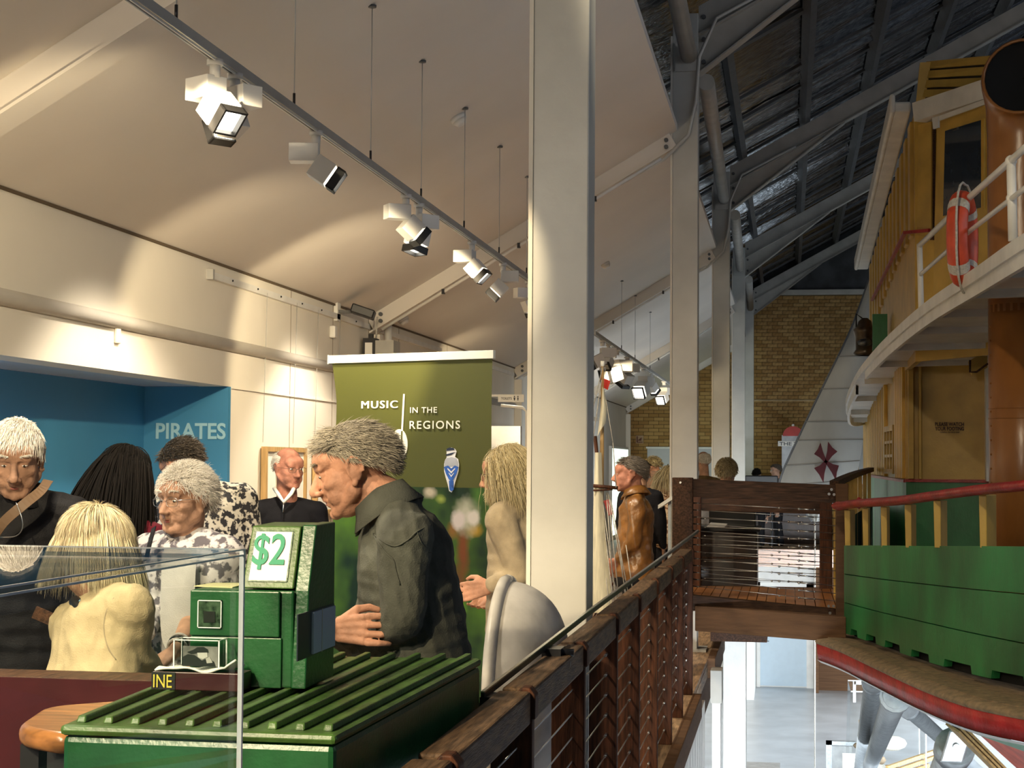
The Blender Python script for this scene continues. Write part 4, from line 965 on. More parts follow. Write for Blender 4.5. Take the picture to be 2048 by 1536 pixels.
# toilet sign, projecting
tsn = thing('hanging_sign', 'small white projecting sign reading TOILETS with man and woman symbols', 'sign', at(1022, 806, 15.6))
a = at(996, 804, 15.6); b = at(1048, 789, 15.6)
mk('plate', MB().box(a[0], b[0], 15.6, 15.615, a[2], b[2]), M['paper'], tsn)
mb = MB(); textfit(mb, 'TOILETS', (a[0]+.03, 15.598, a[2]+.022), .10, .022, (1, 0, 0), (0, 0, 1), .001, .01)
mk('lettering', mb, M['iron'], tsn)['kind'] = 'stuff'
for i, x in enumerate((a[0]+.155, a[0]+.188)):
    mb = MB().ell((x, 15.597, a[2]+.051), (.006, .003, .006), n=8, m=5).prism([(x-.004, 15.598, a[2]+.014), (x+.004, 15.598, a[2]+.014), (x+(.009 if i == 0 else .006), 15.598, a[2]+.042), (x-(.009 if i == 0 else .006), 15.598, a[2]+.042)], (0, -.001, 0)); mk('symbol', mb, M['iron'], tsn)['kind'] = 'stuff'
mk('sign_arm', MB().box(XW, a[0]+.03, 15.605, 15.615, b[2]-.02, b[2]), M['white'], tsn)
mk('pipe_bracket', MB().tube([(a[0]+.02, 15.65, a[2]-.03), (b[0]-.02, 15.65, a[2]-.05), (b[0]+.02, 15.65, a[2]-.09), (b[0]+.02, 15.65, a[2]-.9)], .014, 8), M['white'], tsn)
p = at(1184, 838, 26); tag(mk('hanging_sign', MB().box(p[0]-.02, p[0]+.10, 26, 26.02, p[2]-.03, p[2]+.03).box(p[0]+.02, p[0]+.03, 26, 26.02, p[2]+.03, ZW+SL*(p[0]-XW)), M['paper']), 'small white sign on the far pale wall just right of the tall column', 'sign')
# white display partition behind the banner
pa = at(986, 852, 12.6); pb = at(1041, 858, 12.6)
wp = thing('display_partition', 'white free-standing display partition behind the banner and the long-haired man', 'partition', ((pa[0]+pb[0])/2, 12.7, 0))
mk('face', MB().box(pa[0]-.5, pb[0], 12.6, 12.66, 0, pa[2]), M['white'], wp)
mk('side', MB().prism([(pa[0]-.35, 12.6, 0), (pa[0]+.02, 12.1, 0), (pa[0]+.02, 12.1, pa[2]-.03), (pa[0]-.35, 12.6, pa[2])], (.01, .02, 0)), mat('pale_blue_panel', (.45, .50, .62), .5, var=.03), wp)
# framed pictures on the wall
def picture(px0, px1, pyt, pyb, lb, prnt):
    a = atx(px0, pyt, XW+.03); b = atx(px1, pyt, XW+.03); z0 = atx(px1, pyb, XW+.03)[2]; z1 = a[2]; y0, y1 = a[1], b[1]
    t = thing('framed_picture', lb, 'picture', (XW+.02, (y0+y1)/2, z0), 'pine-framed pictures on the cream wall'); w = .035
    mk('frame', MB().box(XW+.01, XW+.05, y0, y1, z1-w, z1).box(XW+.01, XW+.05, y0, y1, z0, z0+w).box(XW+.01, XW+.05, y0, y0+w, z0+w, z1-w).box(XW+.01, XW+.05, y1-w, y1, z0+w, z1-w), M['frame'], t)
    mk('mount', MB().box(XW+.01, XW+.03, y0+w, y1-w, z0+w, z1-w), M['paper'], t)
    mk('print', MB().box(XW+.03, XW+.032, y0+.28*(y1-y0), y1-.28*(y1-y0), z0+.3*(z1-z0), z1-.25*(z1-z0)), prnt, t)
prn = mat('faint_print', (.55, .50, .36), .6, var=.3, scale=9)
picture(528, 610, 893, 1015, 'pine-framed picture with wide white mount behind the man in black jumper', prn)
picture(630, 678, 905, 1025, 'second pine-framed picture between the black jumper man and the banner', prn)
p = atx(612, 1000, XW+.01); tag(mk('caption_card', MB().box(XW, XW+.006, p[1]-.05, p[1]+.1, p[2]-.07, p[2]+.05), M['paper']), 'small white caption card on the wall between the two framed pictures', 'card')

# ================================================================ PULL-UP BANNER
bn = thing('pull_up_banner', 'olive pull-up banner reading MUSIC IN THE REGIONS with a blue bird', 'banner', (at(820, 900, 9)[0], 8.9, 0))
BL, BR = at(664, 722, 9.15), at(985, 706, 8.75)
zt_ = (BL[2]+BR[2])/2; BL[2] = BR[2] = zt_
AX = BR-BL; WB = np.linalg.norm(AX[:2]); AX = AX/np.linalg.norm(AX); NB = np.array([AX[1], -AX[0], 0]); 
NB = NB if NB[1] < 0 else -NB
def bp_(x, y, d=0.):   # pixel to banner plane
    v = ray(x, y); t = ((BL-EYE)@NB)/(v@NB); return EYE+v*t+NB*d
def inset(z):          # the cloth draws in slightly below the top bar
    h = (zt_-z); return .022*min(1, max(0, (h-.02)/.22))+.015*math.sin(min(1, h/.5)*math.pi)
rows = []
for i in range(60):
    z = zt_-.02-i*(zt_-.09)/59; ins = inset(z); row = []
    for j in range(25):
        u = j/24; x = ins+u*(WB-ins*1.1); q = BL+AX*x; q = np.array([q[0], q[1], z])+NB*(.002*math.sin(u*5+1)*min(1, (zt_-z)*2)); row.append(q)
    rows.append(row)
bm = bpy.data.materials.new('banner_print'); bm.use_nodes = True
nt = bm.node_tree; N = nt.nodes; L = nt.links; b = N['Principled BSDF']; b.inputs['Roughness'].default_value = .5
tc = N.new('ShaderNodeTexCoord'); sep = N.new('ShaderNodeSeparateXYZ'); L.new(tc.outputs['Object'], sep.inputs[0])
def mth(op, a, bb=None, c=None, clamp=False):
    m = N.new('ShaderNodeMath'); m.operation = op; m.use_clamp = clamp
    for i, v in enumerate((a, bb, c)):
        if v is None: continue
        if isinstance(v, (int, float)): m.inputs[i].default_value = v
        else: L.new(v, m.inputs[i])
    return m.outputs[0]
zo = OFF[bn.name]
def mixc(f, a, bb):
    m = N.new('ShaderNodeMix'); m.data_type = 'RGBA'
    L.new(f, m.inputs[0])
    for i, v in ((6, a), (7, bb)):
        if isinstance(v, tuple): m.inputs[i].default_value = (*v, 1)
        else: L.new(v, m.inputs[i])
    return m.outputs[2]
zpic = bp_(900, 975)[2]
nz = N.new('ShaderNodeTexNoise'); nz.inputs['Scale'].default_value = 5; L.new(tc.outputs['Object'], nz.inputs[0])
green = N.new('ShaderNodeValToRGB'); L.new(nz.outputs[0], green.inputs[0])
green.color_ramp.elements[0].position = .35; green.color_ramp.elements[0].color = (.006, .022, .005, 1); green.color_ramp.elements[1].position = .72; green.color_ramp.elements[1].color = (.06, .14, .012, 1)
colr = green.outputs[0]
nz2 = N.new('ShaderNodeTexNoise'); nz2.inputs['Scale'].default_value = 14; L.new(tc.outputs['Object'], nz2.inputs[0])
def blob(px_, py_, rx, rz, col, soft=.5):
    global colr
    q = bp_(px_, py_)-zo; a = mth('DIVIDE', mth('SUBTRACT', sep.outputs[0], float(q[0])), rx); c = mth('DIVIDE', mth('SUBTRACT', sep.outputs[2], float(q[2])), rz)
    d = mth('SQRT', mth('ADD', mth('POWER', mth('ABSOLUTE', a), 2.), mth('POWER', mth('ABSOLUTE', c), 2.)))
    d = mth('ADD', d, mth('MULTIPLY', mth('SUBTRACT', nz2.outputs[0], .5), .8))
    f = mth('MULTIPLY_ADD', d, -1/soft, 1/soft+.0, clamp=True); colr = mixc(f, colr, col)
blob(925, 1105, .045, .28, (.16, .045, .008), .8); blob(915, 1190, .03, .20, (.12, .05, .01), .7)
blob(948, 1060, .06, .04, (.35, .22, .02), .7); blob(905, 1060, .04, .06, (.20, .10, .02), .7)
blob(932, 1030, .085, .12, (.42, .42, .34), .7); blob(915, 1040, .05, .06, (.55, .50, .50), .5); blob(945, 1035, .04, .05, (.58, .55, .52), .5)
blob(860, 985, .05, .04, (.42, .38, .30), .8); blob(882, 998, .04, .03, (.25, .32, .06), .8); blob(920, 1215, .05, .09, (.12, .30, .015), .9); blob(905, 1245, .04, .03, (.40, .45, .10), .6); blob(955, 985, .05, .1, (.06, .16, .02), 1.)
msk = mth('GREATER_THAN', sep.outputs[2], float(zpic-zo[2]))
olv = N.new('ShaderNodeMapRange'); nz3 = N.new('ShaderNodeTexNoise'); nz3.inputs['Scale'].default_value = 1.5; L.new(tc.outputs['Object'], nz3.inputs[0])
oc = N.new('ShaderNodeValToRGB'); L.new(nz3.outputs[0], oc.inputs[0]); oc.color_ramp.elements[0].color = (.060, .066, .010, 1); oc.color_ramp.elements[1].color = (.085, .090, .016, 1)
L.new(mixc(msk, colr, oc.outputs[0]), b.inputs['Base Color'])
cl_ = mk('printed_cloth', MB().grid(rows, True), bm, bn)
mk('top_bar', MB().obox((BL+BR)/2+np.array([0, 0, .0]), AX*(WB/2+.012), NB*.012, np.array([0, 0, .022])), M['letter'], bn, bevel=.002)
mk('bar_end', MB().obox(BL-AX*.016, AX*.004, NB*.016, np.array([0, 0, .026])), M['track'], bn)
mk('base', MB().obox(np.array([(BL[0]+BR[0])/2, (BL[1]+BR[1])/2, .05]), AX*(WB/2+.02), NB*.09, np.array([0, 0, .05])), M['track'], bn, bevel=.01)
mk('pole', MB().tube([(BL+BR)/2-NB*.05-np.array([0, 0, zt_-.08]), (BL+BR)/2-NB*.04], .01, 8), M['track'], bn)
def btext(txt, x0, x1, yt, yb, off, nm='lettering', sp=1., bold=0):
    p0 = bp_(x0, yb, .004); p1 = bp_(x1, yt, .004)
    mb = textfit(MB(), txt, p0, np.linalg.norm((p1-p0)[:2]), p1[2]-p0[2], AX, (0, 0, 1), .0008, off, sp, bold)
    o = mk(nm, mb, M['letter'], cl_); o['kind'] = 'stuff'
btext('MUSIC', 724, 796, 801, 817, 0, sp=1.18, bold=.0022); btext('IN THE', 821, 875, 814, 826, .008, sp=1.1); btext('REGIONS', 820, 921, 841, 858, .008, sp=1.2)
a, b_ = bp_(809, 788, .004), bp_(805, 862, .004)
mk('note_stem', MB().beam(a, b_, .011, .002, tuple(NB)), M['letter'], cl_)
a, b_ = bp_(805, 862, .0065), bp_(804, 889, .0065)
mk('note_slot', MB().beam(a, b_, .008, .002, tuple(NB)), M['olive'], cl_)
c_ = bp_(799, 889, .004); el = [c_+AX*.056*math.cos(t)+np.array([0, 0, .083*math.sin(t)]) for t in np.linspace(0, 2*math.pi, 40, endpoint=False)]
mk('note_head', MB().prism(el, -NB*.002), M['letter'], cl_)
# printed bird
def bpoly(pts, m, nm='bird_print', d=.004): return mk(nm, MB().prism([bp_(x, y, d) for x, y in pts], -NB*.001), m, cl_)
bw_ = mat('bird_white', (.72, .74, .78), .6, var=.03); bb_ = mat('bird_blue', (.03, .12, .50), .6, var=.25, scale=40); bk_ = mat('bird_dark', (.015, .025, .06), .6); bg_ = mat('bird_grey', (.42, .45, .52), .6)
bpoly([(894, 905), (893, 900), (897, 896), (904, 895), (911, 898), (914, 903), (912, 909), (911, 914), (917, 918), (919, 928), (918, 942), (914, 955), (911, 965), (908, 978), (904, 985), (899, 982), (896, 968), (892, 955), (889, 942), (889, 928), (891, 920), (894, 915)], bw_)
bpoly([(893, 902), (895, 897), (900, 895), (908, 896), (911, 900), (903, 901)], bk_, d=.0055); bpoly([(892, 909), (903, 906), (912, 904), (904, 910), (894, 912)], bk_, d=.0055)
bpoly([(894, 916), (904, 914), (914, 917), (917, 924), (917, 933), (904, 932), (890, 933), (890, 923)], bg_, d=.0055)
bpoly([(889, 934), (897, 931), (904, 937), (911, 931), (918, 934), (914, 948), (908, 960), (904, 962), (899, 959), (893, 947)], bb_, d=.0065)
bpoly([(899, 961), (908, 961), (909, 979), (904, 983), (900, 979)], bb_, d=.0065)
bpoly([(897, 936), (904, 943), (911, 936), (912, 938), (904, 947), (896, 938)], bw_, d=.0075); bpoly([(899, 945), (904, 951), (909, 945), (909, 947), (904, 954), (899, 947)], bw_, d=.0075)

# ================================================================ GREEN BOX WITH SLATTED LID
G1, G2, G3, G4 = [atz(x, y, 1.12) for x, y in ((118, 1450), (672, 1470), (964, 1316), (462, 1309))]
G1[2] = G2[2] = G3[2] = G4[2] = 1.12
gb_ = thing('ship_locker', 'large glossy green wooden locker with raised ribs on its lid', 'locker', ((G1+G3)/2)*np.array([1, 1, 0]))
dn = np.array([0, 0, -1.12]); 
mk('body', MB().hexa([G1+dn+np.array([.004, .004, 0]), G2+dn+np.array([-.004, .004, 0]), G3+dn, G4+dn], [G1+np.array([.004, .006, -.02]), G2+np.array([-.004, .006, -.02]), G3-np.array([.004, .0, .02]), G4-np.array([0, 0, .02])]), M['green'], gb_, bevel=.012)
mk('lid', MB().hexa([G1-np.array([0, 0, .02]), G2-np.array([0, 0, .02]), G3-np.array([0, 0, .02]), G4-np.array([0, 0, .02])], [G1, G2, G3, G4]), M['green_lit'], gb_, bevel=.009)
ribs = [(170, 1440), (222, 1445), (283, 1447), (342, 1450), (401, 1452), (461, 1454), (519, 1455), (580, 1458), (640, 1460)]
n_r = 10
for i in range(n_r):
    t = (i+.55)/(n_r+.05); p = G1*(1-t)+G2*t; q = G4*(1-t)+G3*t; d = (q-p)/np.linalg.norm(q-p)
    p = p+d*.035; q = q-d*.02
    mk('rib', MB().prism([p+np.array([-.010, 0, 0]), p+np.array([.010, 0, 0]), p+np.array([.008, .008, .013]), p+np.array([-.008, .008, .013])], q-p), M['green_lit'], gb_, bevel=.003)
# honesty box
hb = thing('donation_box', 'green stepped wooden donation box with a $2 price panel, on the ribbed lid', 'donation box', (-1.17, 3.72, 1.133))
X1 = atz(590, 1388, 1.133)[0]; X0 = at(383, 1300, 3.55)[0]; Y0 = 3.54; Y1 = atz(664, 1352, 1.133)[1]; Z0 = 1.133
XM = at(566, 1250, 3.55)[0]; zC = at(450, 1180, Y0)[2]; zT = at(590, 1050, 3.60)[2]
mk('base_block', MB().box(X0, X1-.030, Y0+.006, Y1, Z0, zC), M['green'], hb, bevel=.005)
mk('drawer_front', MB().box(X0, XM-.004, Y0-.004, Y0+.006, at(450, 1272, Y0)[2], zC-.001), M['green'], hb, bevel=.003)
mk('lower_front', MB().box(X0, XM+.0, Y0, Y0+.006, Z0, at(450, 1274, Y0)[2]), M['green'], hb, bevel=.002)
mk('tower', MB().prism([(X1, Y0, Z0), (X1, Y1, Z0), (X1, Y1, zT+.002), (X1, Y0+.075, zT), (X1, Y0+.02, zC+.0)], (-.032, 0, 0)), M['green'], hb, bevel=.003)
xl = at(503, 1043, 3.6)[0]
tw = [(X1-.033, Y0+.068, zT-.003), (xl, Y0+.068, zT-.003), (xl-.004, Y0+.012, zC+.004), (X1-.033, Y0+.012, zC+.004)]
mk('price_housing', MB().hexa([tw[3], tw[2], (xl-.004, Y1, zC), (X1-.033, Y1, zC)], [tw[0], tw[1], (xl, Y1, zT), (X1-.033, Y1, zT)]), M['green_lit'], hb, bevel=.003)
pn = np.array([tw[0], tw[1], tw[2], tw[3]]); cen_ = pn.mean(0); nn = np.cross(pn[1]-pn[0], pn[3]-pn[0]); nn /= np.linalg.norm(nn); nn = nn if nn[1] < 0 else -nn
ins = [cen_+(p-cen_)*np.array([.76, .80, .80])-nn*.003+np.array([-.003, 0, .002]) for p in pn]
card = mk('price_card', MB().prism(ins, nn*.004), M['paper'], hb)
ux = np.array([1., 0, 0]); uy = (pn[0]-pn[3]); uy[0] = 0; uy /= np.linalg.norm(uy)
hgt = np.linalg.norm(ins[0]-ins[3])
o_ = ins[2]+nn*.0062+uy*.22*hgt+ux*.004
mk('lettering', textfit(MB(), '$2', o_, abs(ins[0][0]-ins[1][0])*.86, hgt*.72, ux, uy, .0008, .012), M['mint'], card)['kind'] = 'stuff'
fr4 = [ins[0], ins[1], ins[2], ins[3]]
mb = MB()
for i in range(4):
    a, b_ = fr4[i]+nn*.003, fr4[(i+1) % 4]+nn*.003; mb.beam(a, b_, .003, .003, tuple(nn))
mk('card_rim', mb, M['green'], hb)
p = at(420, 1228, Y0-.005)
mk('coin_plate', MB().box(p[0]-.027, p[0]+.027, Y0-.008, Y0-.004, p[2]-.030, p[2]+.030), M['acredge'].copy(), hb)
M_c = mat('cloudy_acrylic', (.05, .09, .05), .2, var=.5, scale=60, spec=.8); OFF and None
bpy.data.objects['coin_plate'].data.materials[0] = M_c
mb = MB().box(p[0]-.027, p[0]+.027, Y0-.009, Y0-.004, p[2]+.028, p[2]+.030).box(p[0]-.027, p[0]+.027, Y0-.009, Y0-.004, p[2]-.030, p[2]-.028).box(p[0]-.027, p[0]-.025, Y0-.009, Y0-.004, p[2]-.030, p[2]+.030).box(p[0]+.025, p[0]+.027, Y0-.009, Y0-.004, p[2]-.030, p[2]+.030)
mk('plate_edge', mb, M['acredge'], hb)
mk('coin_slot', MB().box(p[0]-.013, p[0]+.013, Y0-.0095, Y0-.008, p[2]-.018, p[2]+.006), M['black'], hb)
# recess and pamphlet in the side
a = atx(593, 1230, X1+.001); b_ = atx(662, 1296, X1+.001)
mk('side_recess', MB().box(X1-.001, X1+.0015, a[1]+.01, Y1-.005, b_[2], a[2]), mat('dark_blue_recess', (.008, .018, .03), .4), hb)
pk = mk('leaflet', MB().box(X1+.0015, X1+.006, a[1]+.115, Y1-.012, b_[2]+.004, a[2]-.004), mat('pale_blue_paper', (.42, .50, .66), .6, var=.03), hb)
mk('leaflet_spine', MB().box(X1+.006, X1+.007, a[1]+.18, a[1]+.183, b_[2]+.002, a[2]-.002), M['track'], pk)
# little paper on the step
q = at(455, 1172, 3.7); tag(mk('paper_slip', MB().hexa([(q[0]-.05, 3.62, zC), (q[0]+.045, 3.60, zC), (q[0]+.05, 3.70, zC), (q[0]-.04, 3.72, zC)], [(q[0]-.05, 3.62, zC+.002), (q[0]+.045, 3.60, zC+.002), (q[0]+.05, 3.70, zC+.004), (q[0]-.04, 3.72, zC+.002)]), mat('cream_paper', (.6, .58, .32), .7)), 'flat cream slip of paper on the step of the donation box', 'paper')

# ================================================================ COUNTER, CLOTH, PHOTO CUBE, BENCH
zq_ = 1.01; mcy = 4.52
mc = thing('counter', 'low maroon painted counter behind the orange bench and the blonde woman', 'counter', (-2.1, mcy, 0))
mk('top', MB().box(-2.85, -1.46, mcy, mcy+.16, zq_-.03, zq_), M['wood'], mc, bevel=.004)
mk('front', MB().box(-2.85, -1.46, mcy-.01, mcy, 0, zq_-.002), M['maroon'], mc)
zk = 1.172; cy_ = 3.462
p = at(303, 1402, cy_-.002); p2 = at(346, 1371, cy_-.002); p3 = at(482, 1400, cy_)
nb_ = thing('name_block', 'maroon block with black end and yellow letters INE lying on the ribbed lid', 'block', ((p[0]+p3[0])/2, cy_, 1.133))
mk('block', MB().box(p[0], p3[0], cy_, 3.53, 1.134, zk), M['maroon'], nb_, bevel=.002)
mk('black_end', MB().box(p[0]-.001, p2[0]+.004, cy_-.002, cy_-.0002, 1.135, zk-.001), M['dark'], nb_)
mk('lettering', textfit(MB(), 'INE', (p[0]+.004, cy_-.0035, 1.139), p2[0]-p[0]-.006, .027, (1, 0, 0), (0, 0, 1), .0008, .0), M['gold'], nb_)['kind'] = 'stuff'
c0_ = at(308, 1365, cy_)[0]; c1_ = at(470, 1365, cy_)[0]
rows = []
for i in range(24):
    v = i/23; row = []
    for j in range(30):
        u = j/29; x = c0_+(c1_-c0_)*u; y = cy_+.001+.065*v
        z = zk+.004+.008*math.sin(5*u+2*v)**2*(1-v)+.03*max(0, u-.86)*5*(.4+.6*(1-v))+.002*math.sin(17*u+5*v)
        row.append((x, y, z))
    rows.append(row)
ct_ = mk('cloth', MB().grid(rows, True), M['paper']); ct_.modifiers.new('s', 'SOLIDIFY').thickness = .004
tag(ct_, 'rumpled white cloth under the clear photo cube, on the maroon block', 'cloth')
pc_ = at(398, 1345, cy_+.08); cw_ = (at(446, 1345, cy_+.01)[0]-at(356, 1345, cy_+.01)[0])/2; cx0 = at(400, 1345, cy_+.03)[0]; zc0 = zk+.010; hh = .058
cb = thing('photo_cube', 'clear acrylic photo cube with a black and white photograph', 'photo cube', (cx0, cy_+.03, zc0))
cy0, cy1 = cy_+.006, cy_+.055
for nm, bx_ in (('side', (cx0-cw_, cx0-cw_+.003, cy0, cy1)), ('side', (cx0+cw_-.003, cx0+cw_, cy0, cy1)), ('front', (cx0-cw_, cx0+cw_, cy0, cy0+.002)), ('back', (cx0-cw_, cx0+cw_, cy1-.002, cy1))):
    mk(nm, MB().box(*bx_, zc0, zc0+hh), M['acr'], cb)
mb = MB()
for x in (cx0-cw_, cx0+cw_):
    for y in (cy0, cy1): mb.box(x-.0015, x+.0015, y-.0015, y+.0015, zc0, zc0+hh)
    mb.box(x-.0015, x+.0015, cy0, cy1, zc0+hh-.002, zc0+hh)
for y in (cy0, cy1): mb.box(cx0-cw_, cx0+cw_, y-.0015, y+.0015, zc0+hh-.002, zc0+hh)
mk('edges', mb, M['acredge'], cb)
ph = mk('photograph', MB().box(cx0-cw_+.018, cx0+cw_-.003, cy0+.004, cy0+.006, zc0+.002, zc0+hh-.014), mat('photo_grey', (.30, .29, .28), .4, var=.5, scale=14), cb)
ps_ = lambda u, v: (cx0-cw_+.018+u*(2*cw_-.022), cy0+.0035, zc0+.002+v*(hh-.016))
mk('photo_hat', MB().prism([ps_(.12, .70), (ps_(.3, .82)), ps_(.42, .95), ps_(.6, .98), ps_(.72, .86), ps_(.74, .70), ps_(.45, .68), ps_(.25, .60)], (0, -.0006, 0)), M['dark'], ph)
mk('photo_coat', MB().prism([ps_(.0, .0), ps_(.95, .0), ps_(.9, .25), ps_(.7, .40), ps_(.55, .30), ps_(.35, .55), ps_(.15, .60), ps_(.0, .45)], (0, -.0006, 0)), M['dark'], ph)
mk('photo_face', MB().prism([ps_(.42, .68), ps_(.70, .70), ps_(.72, .48), ps_(.58, .36), ps_(.44, .45)], (0, -.0008, 0)), mat('photo_light', (.62, .6, .57), .4), ph)
mk('photo_hand', MB().prism([ps_(.66, .42), ps_(.78, .48), ps_(.86, .20), ps_(.70, .16)], (0, -.001, 0)), mat('photo_light2', (.5, .48, .45), .4), ph)
# polished rounded bench slab
bz = 1.08; b0, b1, b2q, b3 = atz(28, 1448, bz), atz(130, 1462, bz), atz(330, 1400, bz), atz(95, 1412, bz)
bc = thing('wooden_bench', 'polished orange-brown bench slab with rounded corners left of the locker', 'bench', (b1+b3)/2*np.array([1, 1, 0]))
def unit2(v): return v/np.linalg.norm(v)
def rnd_poly(P, r, n=6):
    out = []; k = len(P)
    for i in range(k):
        a, b, c = np.array(P[i-1], float), np.array(P[i], float), np.array(P[(i+1) % k], float)
        u = (a-b)/np.linalg.norm(a-b); v = (c-b)/np.linalg.norm(c-b)
        for t in np.linspace(0, 1, n): out.append((1-t)**2*(b+u*r)+2*t*(1-t)*b+t*t*(b+v*r))
    return out
Xl, Xr = atz(30, 1455, bz)[0], -1.43
Yn, Yf = atz(60, 1462, bz)[1], atz(200, 1402, bz)[1]
sl_ = [np.array(p) for p in rnd_poly([tuple(atz(26, 1452, bz)[:2])+(0,), (-1.39, atz(120, 1470, bz)[1], 0), (-1.44, atz(330, 1398, bz)[1], 0), tuple(atz(90, 1410, bz)[:2])+(0,)], .07)]; sc_ = sum(sl_)/len(sl_)
mb = MB(); rows = []
for a in np.linspace(-math.pi/2, math.pi/2, 9):
    rows.append([p+unit2(p-sc_)*(.022*(math.cos(a)-1))+np.array([0, 0, bz-.022+.022*math.sin(a)]) for p in sl_])
mb.grid(rows, True, closed=True).add(rows[-1], [tuple(range(len(sl_)))]).add(rows[0], [tuple(reversed(range(len(sl_))))])
mk('slab', mb, M['bench'], bc)
for (x, y) in [tuple((sl_[k]*.75+sc_*.25)[:2]) for k in (3, 9, 15, 21)]: mk('leg', MB().box(x-.02, x+.02, y-.02, y+.02, 0, bz-.04), M['dark'], bc)

# ================================================================ ACRYLIC DISPLAY CASE, FOREGROUND
zc1 = 1.49; k = atz(488, 1109, zc1); XR, YB = k[0], k[1]
XL_, YN = XR-1.0, 1.05; zb1 = .86; th = .008
ac = thing('display_case', 'clear acrylic display case with bright polished edges in the left foreground', 'display case', ((XR+XL_)/2, (YN+YB)/2, 0))
for nm, a in (('right_panel', (XR-th, XR, YN, YB, zb1, zc1)), ('back_panel', (XL_, XR-th, YB-th, YB, zb1, zc1)), ('left_panel', (XL_, XL_+th, YN, YB-th, zb1, zc1)), ('front_panel', (XL_+th, XR-th, YN, YN+th, zb1, zc1)), ('top_panel', (XL_, XR, YN, YB, zc1, zc1+th))):
    mk(nm, MB().box(*a), M['acr'], ac)
mk('edge', MB().box(XR-.005, XR+.0015, YB-.005, YB+.0015, zb1, zc1+th), M['acredge'], ac)
mk('edge', MB().box(XR-.002, XR+.001, YN, YB, zc1+th-.002, zc1+th), M['acredge'], ac)
mk('edge', MB().box(XR-.001, XR+.001, YN, YB, zc1-.002, zc1+.0005), M['acredge'], ac)
mk('edge', MB().box(XL_, XR, YB-.001, YB+.001, zc1+th-.002, zc1+th), M['acredge'], ac)
mk('plinth', MB().box(XL_-.02, XR+.02, YN-.02, YB+.02, 0, zb1), M['white'], ac, bevel=.006)
# ================================================================ VENTILATOR COWL ON THE GALLERY
vc = thing('ventilator_cowl', 'weathered white riveted metal ventilator cowl between the banner and the railing', 'cowl', (-1.15, 5.6, 0))
# half-dome shell: axis along +X (mouth opens left, toward -X)
VC = at(952, 1420, 5.55); R1 = np.linalg.norm(at(952, 1178, 5.55)-VC)*1.0
P_ = []
mcol = mat('scuffed_white_metal', (.58, .56, .52), .42, var=.16, scale=6, bump=.25, bscale=25)
for i in range(15):
    a = i/14*math.radians(88); x = VC[0]+.02+.23*math.sin(a); r = R1*math.cos(a)**.55 if i < 14 else .02
    P_.append([(x+.10*(1-math.cos(t)) *0, VC[1]+.42+r*.95*math.sin(t), max(0.02, VC[2]+r*math.cos(t))) for t in np.linspace(0, 2*math.pi, 48, endpoint=False)])
mk('shell', MB().grid(P_, True, closed=True), mcol, vc)
lip = P_[0]
mk('rolled_lip', MB().tube([(p[0]+.01, p[1], p[2]) for p in lip]+[(lip[0][0]+.01, lip[0][1], lip[0][2])], .022, 8), mcol, vc)
mk('throat', MB().grid([[(p[0]+.012, VC[1]+.42+(p[1]-VC[1]-.42)*s_, VC[2]+(p[2]-VC[2])*s_) for p in lip] for s_ in (.97, .5, .02)], True, closed=True), M['black'], vc)  # black sheet closes the mouth, standing in for its inner shade
mb = MB()
for i in range(16):
    t = -1.25+i*.15; r = R1*.93; x = VC[0]+.11
    mb.ell((x, VC[1]+.42+r*.95*math.sin(t), VC[2]+r*math.cos(t)), .009, n=6, m=4)
mk('rivet', mb, mcol, vc)['kind'] = 'stuff'
mk('neck', MB().tube([(VC[0]+.02, VC[1]+.42, 0), (VC[0]+.02, VC[1]+.42, .35)], .2, 24), mcol, vc)

# ================================================================ MODEL SAILING SHIP
my = 9.6; ms = thing('model_ship', 'tall model sailing ship with long cream sails, between railing and second column', 'model ship', at(1215, 1400, my)*np.array([1, 1, 0]))
def mp(x, y, d=0.): return at(x, y, my+d)
def sailp(pts, nm='sail', d=0., bulge=.03):
    P = [mp(x, y, d) for x, y in pts]; n = len(P)//2; Lh = P[:n]; Rh = P[n:][::-1]; Lh = spl(Lh, 5); Rh = spl(Rh, 5)
    g = [[a*(1-u)+b*u+np.array([0, -bulge*math.sin(math.pi*u), 0]) for u in np.linspace(0, 1, 7)] for a, b in zip(Lh, Rh)]
    o = mk(nm, MB().grid(g, True), M['cream'], ms); return o
wdm = M['woodv']
mk('mast', MB().tube([mp(1205, 722, .05), mp(1204, 900, .05), mp(1201, 1150, .05), mp(1199, 1330, .05)], [.008, .012, .016, .018], 8), M['frame'], ms)
mk('lower_mast', MB().tube([mp(1190, 872, .02), mp(1201, 985, .02), mp(1203, 1230, .02)], .011, 8), wdm, ms)
mk('mast_cap', MB().tube([mp(1205, 722, .05), mp(1205, 733, .05)], .012, 8), M['paper'], ms)
mk('masthead_fitting', MB().beam(mp(1199, 738, .05), mp(1212, 738, .05), .012, .02), M['iron'], ms)
fg = mk('flag', MB().grid([[mp(1203+18*u*(1-.3*v), 755+18*v+7*u, .04+.01*math.sin(5*u)) for u in np.linspace(0, 1, 6)] for v in np.linspace(0, 1, 4)], True), M['red'], ms)
sailp([(1205, 772), (1201, 820), (1195, 873), (1196, 878), (1210, 848), (1213, 815), (1209, 780)])
sailp([(1190, 905), (1187, 1000), (1184, 1120), (1183, 1225), (1226, 1225), (1216, 1120), (1207, 1010), (1203, 905)])
mk('yard', MB().tube([mp(1180, 971, -.03), mp(1236, 976, -.03)], .010, 8), wdm, ms); mk('yard', MB().tube([mp(1180, 981, -.03), mp(1225, 979, -.03)], .006, 6), wdm, ms)
mk('boom', MB().tube([mp(1184, 1240, -.02), mp(1230, 1160, .3)], .005, 6), wdm, ms)
